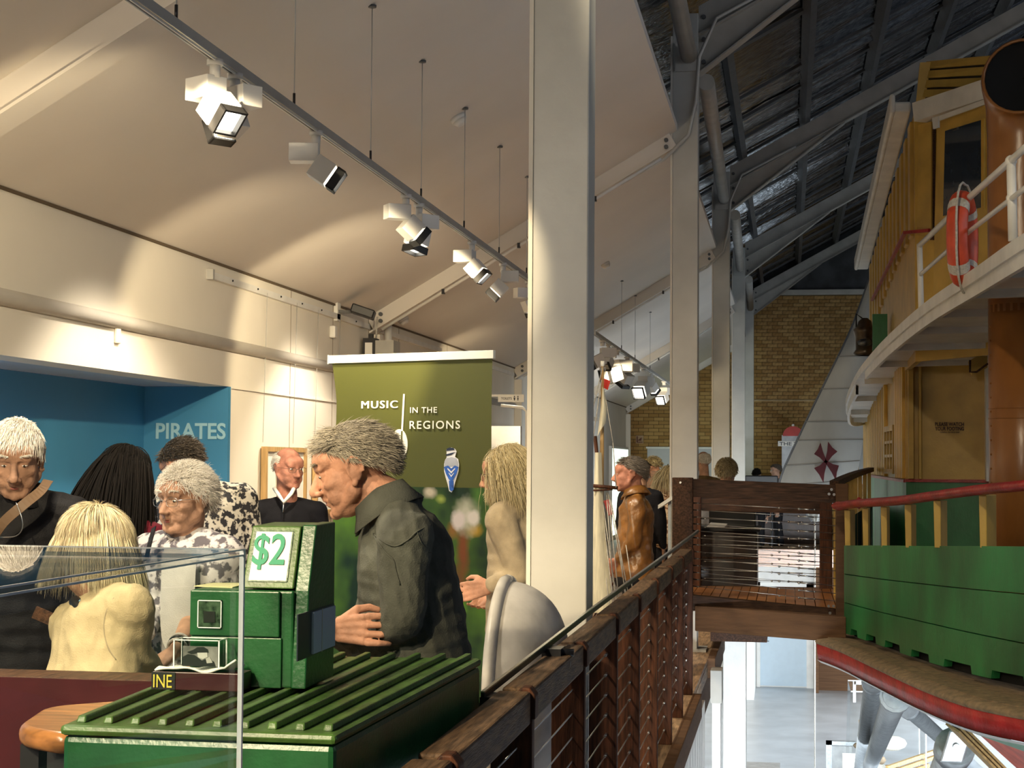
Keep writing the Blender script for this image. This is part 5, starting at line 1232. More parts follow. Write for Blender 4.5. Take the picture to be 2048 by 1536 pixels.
for a, b_ in (((1205, 735), (1183, 830)), ((1203, 760), (1186, 880)), ((1212, 800), (1226, 885)), ((1226, 885), (1232, 975)), ((1213, 985), (1225, 1160)), ((1216, 985), (1238, 1200)), ((1218, 990), (1252, 1190)), ((1222, 1000), (1256, 1185)), ((1238, 1080), (1250, 1190)), ((1252, 1090), (1265, 1180)), ((1205, 1000), (1245, 1290)), ((1208, 1050), (1238, 1300)), ((1206, 1100), (1228, 1300))):
    mk('rigging_line', MB().tube([mp(*a), mp(*b_, -.05)], .0028, 4), M['rope'], ms)
mk('crosstree', MB().beam(mp(1212, 1000), mp(1222, 1030), .012, .03), M['redp'], ms)
# hull seen through the railing
hp = [mp(x, y) for x, y in ((1160, 1395), (1250, 1365))]
hx0, hx1 = mp(1150, 1300)[0], mp(1262, 1300)[0]; hz = mp(1215, 1385)[2]
rows = []
for i in range(13):
    t = i/12; w = .11*math.sin(math.pi*min(1, t*.9+.08))**.6; y = my-.75+t*1.5; cx = -1.0; sh = .06*(2*t-1)**2
    rows.append([(cx+w*math.sin(a)*1.0, y, hz+sh-.20*max(0, math.cos(a))**.8+.0) for a in np.linspace(-math.pi/2, math.pi/2, 11)])
mk('hull', MB().grid(rows, True), mat('pale_model_hull', (.42, .40, .34), .5, var=.1), ms)
mk('deck', MB().grid([[r[0], r[-1]] for r in rows]), M['bench'], ms)
mk('bulwark', MB().tube([(r[-1][0], r[-1][1], r[-1][2]+.02) for r in rows], .018, 6), M['maroon'], ms)
mk('gunport', MB().ell((-.90, my-.2, hz-.03), .012).ell((-.895, my-.05, hz-.03), .012).ell((-.895, my+.1, hz-.03), .012).ell((-.9, my+.25, hz-.03), .012), M['paper'], ms)['kind'] = 'stuff'
mk('deck_house', MB().box(-1.05, -.95, my-.2, my+.1, hz, hz+.12), M['bench'], ms, bevel=.008)
mk('fittings', MB().tube([(-.95, my+.2, hz+.01), (-.95, my+.2, hz+.22)], .02, 8).ell((-.95, my+.2, hz+.24), .04).ell((-.93, my+.3, hz+.10), .05), mat('brass', (.5, .35, .12), .3, metal=1), ms)
mk('stand', MB().box(-1.03, -.97, my-.4, my+.4, 0, hz-.19), M['wood'], ms)

# ================================================================ GROUND FLOOR OBJECTS UNDER THE BOAT
def pipe_prop(a, b, r, lb, n=14, knuckle=None):
    t = thing('steel_prop', lb, 'prop', b, 'galvanised props under the boat hull')
    mk('tube', MB().tube([a, b], r, n), M['galv'], t); d = (b-a)/np.linalg.norm(b-a)
    mk('collar', MB().tube([a+d*.02, a+d*.14], r*1.25, n), M['galv'], t)
    if knuckle is not None:
        mk('hinge_plate', MB().obox(knuckle, (.07, 0, 0), (0, .012, 0), (.03, 0, .10)), M['galv'], t, bevel=.02); mk('hinge_pin', MB().tube([knuckle-np.array([0, .04, 0]), knuckle+np.array([0, .04, 0])], .022, 10), M['galv'], t)
def down(x0, y0, Y0_, x1, y1, zend=ZG):   # prop leaning away, continued to the floor
    a = at(x0, y0, Y0_); b = atz(x1, y1, zend); return a, b
a, b_ = down(1792, 1392, 11.5, 1722, 1580, ZG); dd = (b_-a)
pipe_prop(a, b_, .085, 'thick galvanised prop slanting down left from under the red strake')
a, b_ = down(1745, 1365, 14.0, 1733, 1410, ZG); a = at(1748, 1360, 16.0); b_ = atz(1708, 1640, ZG)
pipe_prop(a, b_, .09, 'galvanised prop standing behind the thick one, under the hull')
a = at(1817, 1418, 15.0); b_ = atz(2000, 1580, ZG)
pipe_prop(a, b_, .07, 'thinner galvanised brace slanting down right under the hull')
a = at(1912, 1490, 11.0); b_ = at(1868, 1600, 12.0)
b_ = a+(b_-a)/((b_-a)[2])*(ZG-a[2]); pipe_prop(a, b_, .10, 'short galvanised prop with a hinged bolted head, lower right', knuckle=at(1912, 1493, 10.8))
fr2 = thing('steel_cradle', 'galvanised angle-iron cradle frame on the grey floor behind the props', 'cradle', atz(1720, 1500, ZG))
A_ = atz(1652, 1500, ZG); 
for (x0, x1, y0, y1) in ((1652, 1664, 1482, 1600), (1652, 1722, 1482, 1492), (1706, 1712, 1362, 1405), (1708, 1740, 1362, 1370), (1735, 1742, 1380, 1420)):
    YY = 27; p, q = at(x0, y0, YY), at(x1, y1, YY); mk('angle_bar', MB().box(p[0], q[0], YY, YY+.08, q[2], p[2]), M['galv'], fr2)
mk('cover_plate', MB().box(at(1664, 1500, 27)[0], at(1704, 1500, 27)[0], 27.02, 27.05, ZG, at(1664, 1492, 27)[2]), mat('dull_grey_plate', (.30, .31, .31), .5), fr2)
dc = thing('floor_display_case', 'clear perspex case of beige cloth and timber relics on the ground floor', 'display case', atz(1790, 1520, ZG))
cx0_, cx1_ = at(1702, 1500, 24)[0], at(1852, 1500, 24)[0]; ctz = at(1780, 1385, 24)[2]
cbt = ctz-1.5
mb = MB(); P4 = [(cx0_, 24, ctz), (cx1_-.35, 24, ctz+.0), (cx1_, 24, ctz-.45), (cx1_, 24, ZG+.3), (cx0_-.05, 24, ZG+.3)]
mk('perspex_cover', MB().prism(P4, (0, 1.2, 0)), M['acr'], dc)
mk('perspex_edges', MB().tube([P4[0], P4[1], P4[2], P4[3]], .01, 4).tube([(p[0], p[1]+1.2, p[2]) for p in P4[:4]], .01, 4), M['acredge'], dc)
mk('plinth', MB().box(cx0_-.1, cx1_+.1, 23.9, 25.3, ZG, ZG+.3), M['conc'], dc)
R5 = np.random.RandomState(5)
for i in range(16):
    c_ = np.array([cx0_+.15+R5.rand()*(cx1_-cx0_-.3), 24.2+R5.rand()*.8, ZG+.35+R5.rand()*.9]); mk('cloth_bundle', MB().ell(c_, (.12+.1*R5.rand(), .12, .06+.06*R5.rand()), n=10, m=6), M['stand'] if i % 3 else M['rope'], dc)
for i in range(5):
    mk('timber_piece', MB().beam((cx0_+.1+.1*i, 24.3, ZG+.45+.12*i), (cx0_+.9+.1*i, 24.6+.1*i, ZG+.7+.1*i), .05, .05), M['frame'], dc)
mk('timber_post', MB().tube([at(1724, 1440, 23.9), at(1726, 1495, 23.9), at(1731, 1560, 23.9)], [.045, .045, .08], 8), M['frame'], dc)
tag(mk('white_box', MB().box(at(1686, 1520, 22)[0], at(1718, 1520, 22)[0], 22, 22.3, ZG, at(1690, 1514, 22)[2]), M['white']), 'small white box in front of the perspex case at the bottom edge', 'box')
tb_ = at(1905, 1455, 9.6); te = at(1975, 1525, 9.9)
wp_ = thing('plank_stack', 'three thin timber planks wedged under the curved hull', 'planks', tb_)
for i in range(3):
    o3 = np.array([.012*i, 0, .016*i]); mk('plank', MB().beam(tb_+o3, te+o3+(te-tb_)*.6, .10, .012, (.5, 0, 1)), M['frame'], wp_)
# ================================================================ PEOPLE
def unit(v): v = np.array(v, float); return v/(np.linalg.norm(v)+1e-12)
def fuse(name, mb, m, parent, voxel, smooth=2, disp=None):
    me = bpy.data.meshes.new('tmp'); me.from_pydata(mb.v, [], mb.f); me.update()
    o = bpy.data.objects.new('tmp', me); COL.objects.link(o)
    r = o.modifiers.new('r', 'REMESH'); r.mode = 'VOXEL'; r.voxel_size = voxel; r.use_smooth_shade = True
    if smooth: sm = o.modifiers.new('s', 'SMOOTH'); sm.iterations = smooth; sm.factor = .5
    bpy.context.view_layer.update()
    n = bpy.data.meshes.new_from_object(o.evaluated_get(bpy.context.evaluated_depsgraph_get()))
    bpy.data.objects.remove(o); bpy.data.meshes.remove(me)
    k = len(n.vertices); V = np.empty(k*3); n.vertices.foreach_get('co', V); V = V.reshape(-1, 3)
    if disp is not None:
        Nn = np.empty(k*3); n.vertices.foreach_get('normal', Nn); V = V+disp(V, Nn.reshape(-1, 3))
    off = OFF[parent.name]; V = V-off
    n.vertices.foreach_set('co', V.ravel()); n.materials.clear(); n.materials.append(m); n.name = name
    n.polygons.foreach_set('use_smooth', [True]*len(n.polygons)); n.update()
    ob = bpy.data.objects.new(name, n); COL.objects.link(ob); ob.parent = parent; OFF[ob.name] = off
    return ob
def folds(amp, seed=0, fx=(26, 9, 14), dirz=1.):
    r = np.random.RandomState(seed)
    K = r.randn(9, 3)*np.array(fx)*np.linspace(1.2, 3.4, 9)[:, None]; ph = r.rand(9)*6.28; A = 1/(1+np.arange(9)*.18)
    def f(V, N_):
        w = np.stack([np.sin(V@K[(i+3) % 9]*.45+ph[i]) for i in range(3)])*.35
        s = sum(A[i]*(1-2*np.abs(np.sin((V@K[i]+ph[i]+w[i % 3]*3)*.5))) for i in range(9))/3.2
        return N_*(s*amp)[:, None]
    return f
def caps(mb, a, b, ra, rb, n=14):
    a, b = np.array(a, float), np.array(b, float); mb.ell(a, ra, n=n, m=8); mb.ell(b, rb, n=n, m=8)
    mb.tube([a, b], [ra, rb], n); return mb
def frame(f, upv=(0, 0, 1)):
    f = unit(f); r = unit(np.cross(f, upv)); u = np.cross(r, f); return np.stack([r, f, u], 1)   # columns right, fwd, up
def head_dir(yaw_vec, pitch):
    """yaw_vec horizontal direction, pitch in degrees (+up)"""
    h = unit((yaw_vec[0], yaw_vec[1], 0)); p = math.radians(pitch)
    return frame(h*math.cos(p)+np.array([0, 0, math.sin(p)]))
def strands(mb, roots, nrms, step, nseg, comb, lift, grav, c, R, rad, ell, w0, jit=.3, seed=0, wave=0.):
    rs = np.random.RandomState(seed); P = roots.copy(); n = len(P); pts = [P.copy()]
    jd = rs.randn(n, 3)*jit; Ln = step*(.75+.5*rs.rand(n, 1))
    for k in range(nseg):
        lc = (P-c)@R; nn = lc/np.array(rad)**2; nn /= np.linalg.norm(nn, axis=1, keepdims=True); nn = nn@R.T
        cb = comb(P, lc) if callable(comb) else np.tile(comb, (n, 1))
        d = nn*lift*(1 if k == 0 else .35)+cb+np.array([0, 0, -grav*(k+1)/nseg])+jd+wave*np.sin(k*1.7+jd*9)
        d /= np.linalg.norm(d, axis=1, keepdims=True); P = P+d*Ln
        lc = (P-c)@R; q = np.linalg.norm(lc/(np.array(rad)*(1.01+.04*k*ell)), axis=1, keepdims=True)
        lc = np.where(q < 1, lc/np.maximum(q, 1e-6), lc); P = c+lc@R.T; pts.append(P.copy())
    pts = np.stack(pts, 1); m = nseg+1
    a0 = rs.randn(n, 3); t = pts[:, 1]-pts[:, 0]; s1 = np.cross(t, a0); s1 /= np.linalg.norm(s1, axis=1, keepdims=True)+1e-9
    s2 = np.cross(t, s1); s2 /= np.linalg.norm(s2, axis=1, keepdims=True)+1e-9
    vs = []; base = len(mb.v)
    W_ = w0*(1-np.linspace(0, 1, m)**2*.85)
    V = np.empty((n, m, 3, 3))
    for j in range(3):
        a = j*2.094; V[:, :, j, :] = pts+(s1[:, None, :]*math.cos(a)+s2[:, None, :]*math.sin(a))*W_[None, :, None]
    mb.v += [tuple(p) for p in V.reshape(-1, 3)]
    for i in range(n):
        b = base+i*m*3
        for k in range(m-1):
            for j in range(3):
                mb.f.append((b+k*3+j, b+k*3+(j+1) % 3, b+(k+1)*3+(j+1) % 3, b+(k+1)*3+j))
    mb.sm += [True]*(n*(m-1)*3)
def scalp(n, c, R, rad, cond, seed=0):
    rs = np.random.RandomState(seed); d = rs.randn(n*6, 3); d /= np.linalg.norm(d, axis=1, keepdims=True)
    d = d[cond(d)][:n]; return c+(d*np.array(rad))@R.T, d
HAIRL = lambda a=-.15, b=.75: (lambda d: d[:, 2] > a+b*d[:, 1])
skin = lambda nm, c: mat(nm, c, .58, var=.22, scale=16, bump=.2, bscale=110, spec=.22)
SK = dict(ruddy=skin('skin_ruddy', (.50, .26, .17)), tan=skin('skin_tan', (.50, .29, .19)), pale=skin('skin_pale', (.60, .35, .23)), red=skin('skin_red', (.46, .205, .14)))
HR = dict(grey=island('hair_grey', [(.30, .27, .21), (.62, .56, .44), (.12, .11, .09), (.48, .43, .34)]), white=island('hair_white', [(.78, .74, .64), (.92, .88, .80), (.60, .55, .46)]),
          blonde=island('hair_blonde_white', [(.70, .60, .36), (.86, .80, .60), (.42, .33, .18), (.78, .70, .48)]), black=island('hair_black', [(.004, .0035, .0035), (.009, .007, .006)], .8, .15),
          sandy=island('hair_sandy_grey', [(.42, .33, .17), (.62, .54, .34), (.22, .17, .09)]), brown=island('hair_brown', [(.06, .045, .03), (.12, .09, .06)]), ash=island('hair_dark_grey', [(.10, .085, .07), (.20, .17, .14), (.05, .045, .04)]))
eyew = mat('eye_white', (.62, .58, .54), .2, var=0); iris = mat('iris_dark', (.03, .025, .02), .1, var=0); lipm = mat('lip', (.36, .11, .085), .4, var=.05)
browm = HR['grey']
def head_parts(mb, c, R, s, fat=1., ears=True, nose=1., jaw=1., fine=True):
    g = lambda x, y, z: c+R@np.array([x, y, z])*s
    E_ = lambda p, r: mb.ell(g(*p), np.array(r)*s, R, 18, 12)
    E_((0, -.018, .035), (.075, .094, .086)); E_((0, .030, -.020), (.064*fat, .064, .078)); E_((0, .036, -.078), (.048*fat*jaw, .048, .038))
    E_((0, .074, -.096), (.020*jaw, .018, .017)); E_((0, .055, .045), (.060, .045, .040))
    if fine:
        for sx in (-1, 1):
            caps(mb, g(sx*.010, .090, .030), g(sx*.046, .077, .028), .0095*s, .009*s, 8)
            E_((sx*.036*fat, .054, -.018), (.026, .030, .022))
            caps(mb, g(sx*.052*fat, .008, -.050), g(sx*.020*jaw, .066, -.090), .024*s*fat, .019*s, 12); E_((sx*.034*fat, .050, -.052), (.026, .032, .030))
            E_((sx*.030, .073, .012), (.017, .014, .011)); E_((sx*.030, .0765, .0165), (.0150, .0100, .0050)); E_((sx*.030, .0755, .0005), (.0140, .0090, .0035)); E_((sx*.012*nose, .103, -.034), (.0095, .011, .008))
        caps(mb, g(0, .089, .018), g(0, .112*1.0+.008*(nose-1), -.026), .0085*s, .0125*s*nose, 10); E_((0, .116, -.030), (.011*nose, .012, .010))
        caps(mb, g(-.019, .083, -.057), g(.019, .083, -.057), .0075*s, .0075*s, 8); caps(mb, g(-.017, .083, -.069), g(.017, .083, -.069), .0075*s, .0075*s, 8)
        caps(mb, g(0, .094, -.042), g(0, .092, -.052), .008*s, .008*s, 8)
    else: caps(mb, g(0, .090, .02), g(0, .112, -.028), .010*s, .014*s, 8)
    if ears:
        for sx in (-1, 1):
            E_((sx*.076, -.010, -.002), (.010, .020, .030)); 
            if fine:
                rim_ = [g(sx*(.083+.004*math.sin(t)), -.014+.021*math.cos(t), .004+.031*math.sin(t)) for t in np.linspace(-.9, 3.6, 10)]
                mb.tube(rim_, .0048*s, 8); E_((sx*.080, -.002, -.034), (.007, .009, .009))
def face_extras(par, c, R, s, skn, glasses=None, brow=None, gm=None, lips=True, look=(0, 0)):
    g = lambda x, y, z: c+R@np.array([x, y, z])*s
    for sx in (-1, 1):
        e = mk('eye', MB().ell(g(sx*.030, .0785, .0085), np.array([.0112, .0098, .0046])*s, R, 14, 10), eyew, par)
        mk('iris', MB().ell(g(sx*.030+look[0], .0845, .0075+look[1]), np.array([.0046, .0050, .0044])*s, R, 10, 8), iris, e)
        if brow:
            mbb = MB(); n = 110; rs = np.random.RandomState(3); u = rs.rand(n)
            rt_ = np.array([g(sx*(.012+.036*a), .0945-.014*a*a, .0375+.004*math.sin(a*3)+.004*rs.rand()) for a in u])
            strands(mbb, rt_, None, .0045*s, 3, unit(R@np.array([sx*1., .25, .1])), .5, .1, c, R, np.array([.08, .1, .09])*s, 0, .0007*s, .25)
            mk('eyebrow', mbb, brow, par)
    if lips:
        mbl = MB(); 
        for z, k in ((-.0585, 1), (-.0665, 1)):
            mbl.tube([g(x, .0905-.35*abs(x), z+(.0015 if abs(x) > .012 else 0)) for x in np.linspace(-.021, .021, 7)], [.0012*s, .0032*s, .0038*s, .0036*s, .0038*s, .0032*s, .0012*s], 8)
        mk('lips', mbl, lipm, par)
        mk('mouth_line', MB().tube([g(x, .0925-.35*abs(x), -.0625) for x in np.linspace(-.022, .022, 7)], .0009*s, 6), M['woodv'], par)
    if glasses:
        gl = mk('glasses', MB(), gm or M['iron'], par) if False else None
        mbg = MB()
        for sx in (-1, 1):
            cx = sx*.034; w, h = glasses
            if w > 0: mbg.tube([g(cx+w*math.copysign(abs(math.cos(t))**.7, math.cos(t)), .103-.006*abs(cx+w*math.cos(t))/.05, .004+h*math.copysign(abs(math.sin(t))**.7, math.sin(t))) for t in np.linspace(0, 2*math.pi, 21)], .0009*s, 6)
            mbg.tube([g(sx*(.034+w), .098, .012), g(sx*.078, .05, .012), g(sx*.083, -.005, .010), g(sx*.082, -.025, -.008)], .0009*s, 6)
        mbg.tube([g(-.034+w, .104, .008), g(0, .110, .012), g(.034-w, .104, .008)], .0009*s, 6)
        gl = mk('glasses', mbg, gm or M['iron'], par)
        for sx in (-1, 1):
            mk('spectacle_lens', MB().prism([g(sx*.034+glasses[0]*.93*math.cos(t), .1025-.006*abs(sx*.034+glasses[0]*math.cos(t))/.05, .004+glasses[1]*.93*math.sin(t)) for t in np.linspace(0, 2*math.pi, 16, endpoint=False)], R[:, 1]*.0008), M['acr'], gl)
def hand(mb, w, d, pn, s=1., curl=.5, thumb=1, spread=.12):
    """w wrist, d direction to the fingers, pn palm normal (side the fingers curl to)"""
    d = unit(d); pn = unit(pn-np.dot(pn, d)*d); sd = np.cross(d, pn)
    P = lambda a, b, c_: w+(d*a+sd*b+pn*c_)*s
    for b in (-.032, -.011, .011, .032): caps(mb, P(.012, b*.62, 0), P(.082-.006*abs(b)/.03, b*.95, 0), .014*s, .0105*s, 8)
    for i, (b, L_) in enumerate(((-.034, .060), (-.0115, .076), (.0115, .083), (.034, .073))):
        if thumb < 0: b = -b
        a0 = P(.088, b, 0); dd = unit(d+sd*b*spread*30*.1); q = a0; ang = curl*.5
        for k, f in enumerate((.46, .31, .23)):
            dr = dd*math.cos(ang)+pn*math.sin(ang); q2 = q+dr*L_*f*s; caps(mb, q, q2, (.0093-.0008*k)*s, (.0086-.0008*k)*s, 8); q = q2; ang += curl*(1.0 if k == 0 else .7)
    a0 = P(.025, .026*thumb, .004); a1 = P(.052, .050*thumb, .014); a2 = P(.078, .056*thumb, .026+.012*curl); a3 = P(.098, .050*thumb, .034+.02*curl)
    caps(mb, a0, a1, .015*s, .0125*s, 8); caps(mb, a1, a2, .0118*s, .0105*s, 8); caps(mb, a2, a3, .0102*s, .0085*s, 8)

def person(label, HC, face, H=1.72, body=None, pitch=0, hs=1., shoulder=None, pelvis=None, arms=None, skn='tan', vox=.009, fine=True, fat=1.0,
           top=None, trouser=None, hair=None, hcol='grey', hn=1500, glasses=None, gm=None, brow=None, beard=False, seatz=None, group=None, top_name='jacket', foldamp=.006,
           girth=1., nose=1., jaw=1., hooded=None, inflate=.022, collar=True, sw=.19, seed=1, feet=None, fz=0, hem=.47, band=None, eyes=True, look=(0, 0), noleg=False, hcap=1.0):
    """HC head centre (world); face = horizontal head direction; body = horizontal body direction"""
    HC = np.array(HC, float); body = unit(list(body if body is not None else face)+[0]); R = head_dir(face, pitch); z_ = np.array([0, 0, 1.])
    s = hs; right = np.cross(body, z_)
    SC = np.array(shoulder, float) if shoulder is not None else HC+np.array([0, 0, -.225*s])-body*.045
    PC = np.array(pelvis, float) if pelvis is not None else np.array([SC[0], SC[1], 0])-body*.02+z_*(.53*H)
    root = thing('person', label, 'person', (PC[0], PC[1], 0), group or 'visitors standing in the gallery')
    ax = unit(SC-PC); bf = unit(body-np.dot(body, ax)*ax); br_ = np.cross(bf, ax); RB = np.stack([br_, bf, ax], 1)
    # ---- skin: one continuous body
    b = MB(); head_parts(b, HC, R, s, fat, True, nose, jaw, fine)
    nk = SC+ax*.045*s+bf*.01
    caps(b, HC+R@np.array([0, -.025, -.055])*s, nk, .056*s, .062*s)
    L_ = np.linalg.norm(SC-PC)
    J = {}
    for k, sx in (('L', -1), ('R', 1)): J['S'+k] = SC+br_*sx*sw*.93-ax*.035; J['H'+k] = PC+right*sx*.09
    def torso(mb, inf):
        k = (.1+inf)
        mb.ell(SC-ax*.13*L_/.5, (.165*girth+inf, .105*girth+inf, .17*L_/.5+inf), RB, 20, 12)
        for k in range(8):
            u = k/7; q = (SC-ax*.10)*(1-u)+PC*u; mb.ell(q, ((.163-.014*math.sin(math.pi*u)+.004*u)*girth+inf, (.104+.016*u)*girth+inf, .13), RB, 20, 12)
        for sx in (-1, 1): mb.ell(SC+br_*sx*sw*.62-ax*.09, (.065+inf, .062+inf, .10), RB, 14, 10)
        for sx in 'LR': caps(mb, J['S'+sx], SC+ax*.012, .058+inf, .055+inf*.8)
    torso(b, 0)
    A = arms or {}
    for k, sx in (('L', -1), ('R', 1)):
        a = A.get(k, {})
        sh = J['S'+k]; e = np.array(a['e'], float) if 'e' in a else sh+right*sx*.05-z_*.27+body*.0
        w = np.array(a['w'], float) if 'w' in a else e-z_*.24+body*.06
        J['E'+k], J['W'+k] = e, w
        caps(b, sh, e, .048, .038); caps(b, e, w, .038, .026)
        hd = a.get('hd', unit(w-e)); hand(b, w+unit(hd)*.01, hd, a.get('pn', -right*sx), s*a.get('hsc', 1.), a.get('curl', .35), a.get('th', sx*(1)))
    # legs
    ft = []
    if not noleg:
        for k, sx in (('L', -1), ('R', 1)):
            h = J['H'+k]
            if seatz is None: kn = np.array([h[0], h[1], .27*H])+body*.03; an = np.array([h[0], h[1], .07+fz])-body*.03
            else: kn = h+body*.42; kn[2] = .50; an = kn.copy(); an[2] = .08; an -= body*.03
            J['K'+k], J['A'+k] = kn, an
            caps(b, h, kn, .082, .056); caps(b, kn, an, .054, .038); caps(b, an-z_*.02, an+body*.15-z_*.035, .036, .030)
    bo = fuse('body', b, SK[skn], root, vox, 4 if fine else 1)
    # ---- clothes
    t = MB(); inf = inflate; torso(t, inf)
    hemp = PC-ax*(PC[2]-hem*H)*1.0 if seatz is None else PC-ax*.05
    t.ell(hemp*.5+PC*.5, (.170*girth+inf, .125*girth+inf, .12+abs(PC[2]-hemp[2])/2), RB, 20, 10)
    for k in 'LR':
        a = A.get(k, {}); e, w = J['E'+k], J['W'+k]; cut = a.get('sleeve', .93)
        caps(t, J['S'+k], e, .056+inf, .046+inf*.8)
        if cut > .05: caps(t, e, e+(w-e)*cut, .046+inf*.8, .034+inf*.55)
    if collar:
        for tt in np.linspace(0, 2*math.pi, 14, endpoint=False):
            p = nk+(br_*math.cos(tt)*.068+bf*(math.sin(tt)*.062-.005))*s-ax*(.012+.018*math.sin(tt)); t.ell(p, .020, n=8, m=6)
    jk = fuse(top_name, t, top, root, vox*1.15, 6, folds(foldamp, seed))
    if band: collar_band(root, nk-ax*.005, HC+R@np.array([0, -.03, -.085])*s, top, .090*s, .074*s, bf, band, .045)
    if trouser is not None and not noleg:
        t = MB(); t.ell(PC-z_*.03, (.172*girth+.01, .127*girth+.01, .13), RB, 18, 10)
        for k in 'LR': caps(t, J['H'+k], J['K'+k], .092, .068); caps(t, J['K'+k], J['A'+k]+z_*.0, .068, .055)
        fuse('trousers', t, trouser, root, .014, 1, folds(.004, seed+5))
        for k in 'LR':
            an = J['A'+k]; mb = MB(); caps(mb, an-z_*.025, an+body*.17-z_*.035, .046, .040); fuse('shoe', mb, M['dark'], root, .012, 1)
    # ---- hair
    cr = HC+R@np.array([0, -.018, .035])*s; rad = np.array([.0775, .097, .0885])*s
    if hair:
        h = MB(); col = HR[hcol]
        back, dn, fwd_, rgt = -R[:, 1], -R[:, 2], R[:, 1], R[:, 0]
        def cap_(cond, k=1.02):   # undercoat so that no scalp shows
            g = []; n1, n2 = 40, 22
            for i in range(n2+1):
                ph = -math.pi/2+math.pi*i/n2; g.append([(math.cos(ph)*math.cos(2*math.pi*j/n1), math.cos(ph)*math.sin(2*math.pi*j/n1), math.sin(ph)) for j in range(n1)])
            D = np.array(g).reshape(-1, 3); ok = cond(D); V = cr+(D*rad*k)@R.T; n0 = len(h.v); h.v += [tuple(p) for p in V]
            for i in range(n2):
                for j in range(n1):
                    q = (i*n1+j, i*n1+(j+1) % n1, (i+1)*n1+(j+1) % n1, (i+1)*n1+j)
                    if all(ok[x] for x in q): h.f.append(tuple(n0+x for x in q)); h.sm.append(True)
        w = .0011*s*(1 if fine else 1.8)*hcap
        if hair == 'short':
            cd_ = HAIRL(-.12, .70); cap_(cd_); P, d = scalp(hn, cr, R, rad, cd_, seed)
            strands(h, P, d, .0072*s, 5, lambda P_, l: back*.75+dn*.35+np.outer(np.clip(l[:, 0]/.08, -1, 1)*.2, rgt), .42, .25, cr, R, rad, .6, w, .20, seed)
            P, d = scalp(hn//4, cr, R, rad, lambda D: (D[:, 2] > .45) & (D[:, 1] > .25) & HAIRL(-.12, .7)(D), seed+1)
            strands(h, P, d, .008*s, 5, lambda P_, l: fwd_*.9+rgt*.15, .55, .3, cr, R, rad, .8, w, .3, seed+2)
        elif hair == 'fringe':   # short, brushed forward over the forehead
            cd_ = HAIRL(-.12, .74); cap_(cd_, 1.02); P, d = scalp(hn, cr, R, rad, cd_, seed)
            strands(h, P, d, .0085*s, 6, lambda P_, l: fwd_*np.where(l[:, 1:2] > -.03, .7, -.5)+dn*.45+rgt*.15, .40, .15, cr, R, rad, .8, w, .10, seed)
        elif hair == 'bob':
            cd_ = lambda D: D[:, 2] > -.30+.75*np.maximum(D[:, 1], -.1); cap_(cd_, 1.04)
            P, d = scalp(hn, cr, R, rad, lambda D: D[:, 2] > -.1+.65*np.maximum(D[:, 1], -.15), seed)
            strands(h, P, d, .0172*s, 8, lambda P_, l: np.array([[0, 0, -.5]])+np.outer(np.clip(l[:, 0]/.05, -1, 1)*.22, rgt)+np.outer(np.clip(l[:, 1]/.05, -1, .6)*.22, fwd_), .35, 1.3, cr, R, rad*np.array([1.08, 1.08, 1.04]), .6, w*1.2, .035, seed)
        elif hair == 'long':
            cd_ = lambda D: D[:, 2] > -.35+.8*np.maximum(D[:, 1], -.1); cap_(cd_, 1.04)
            P, d = scalp(hn, cr, R, rad, HAIRL(-.15, .68), seed)
            strands(h, P, d, .026*s, 8, lambda P_, l: dn*.5+back*.4+np.outer(np.clip(l[:, 0]/.06, -1, 1)*.25, rgt), .35, 1., cr, R, rad*1.04, .7, w*1.2, .13, seed, .12)
        elif hair == 'verylong':
            cap_(lambda D: D[:, 2] > -.6+.8*np.maximum(D[:, 1], -.1), 1.06); P, d = scalp(hn, cr, R, rad, HAIRL(-.2, .7), seed)
            strands(h, P, d, .036*s, 10, lambda P_, l: dn*.6+back*.25+np.outer(np.clip(l[:, 0]/.05, -1, 1)*.2, rgt), .3, 1.2, cr, R, rad*1.06, .5, w*1.5, .04, seed)
        elif hair == 'curly':
            cd_ = HAIRL(-.2, .62); cap_(cd_, 1.05); P, d = scalp(hn, cr, R, rad, cd_, seed)
            strands(h, P, d, .0068*s, 7, lambda P_, l: back*.5+dn*.35+np.outer(np.clip(l[:, 0]/.06, -1, 1)*.2, rgt), .5, .4, cr, R, rad*1.03, 1.3, w*1.1, .35, seed, .5)
        elif hair == 'bald':
            cd_ = lambda D: (D[:, 2] > -.15+.6*D[:, 1]) & ((D[:, 2] < .50-.25*D[:, 1]) | (D[:, 1] < -.75)) & (D[:, 1] < .35); cap_(cd_, 1.01); P, d = scalp(hn, cr, R, rad, cd_, seed)
            strands(h, P, d, .007*s, 4, lambda P_, l: back*.6+dn*.4, .25, .2, cr, R, rad, 1, w, .15, seed)
        mk('hair', h, col, root)
        if beard:
            h = MB(); cj = HC+R@np.array([0, .032, -.060])*s; rj = np.array([.062, .062, .062])*s
            P, d = scalp(700, cj, R, rj, lambda D: (D[:, 2] < .25) & (D[:, 1] > -.35) & ~((abs(D[:, 0]) < .35) & (D[:, 2] > -.25) & (D[:, 1] > .5)), seed)
            strands(h, P, d, .007*s, 4, lambda P_, l: dn*.8+fwd_*.3, .5, .3, cj, R, rj, 1, w, .2, seed); mk('beard', h, col, root)
    if fine and eyes: face_extras(root, HC, R, s, None, glasses, brow, gm, True, look)
    elif glasses: face_extras(root, HC, R, s, None, glasses, None, gm, False)
    return root, J, R, bo, jk

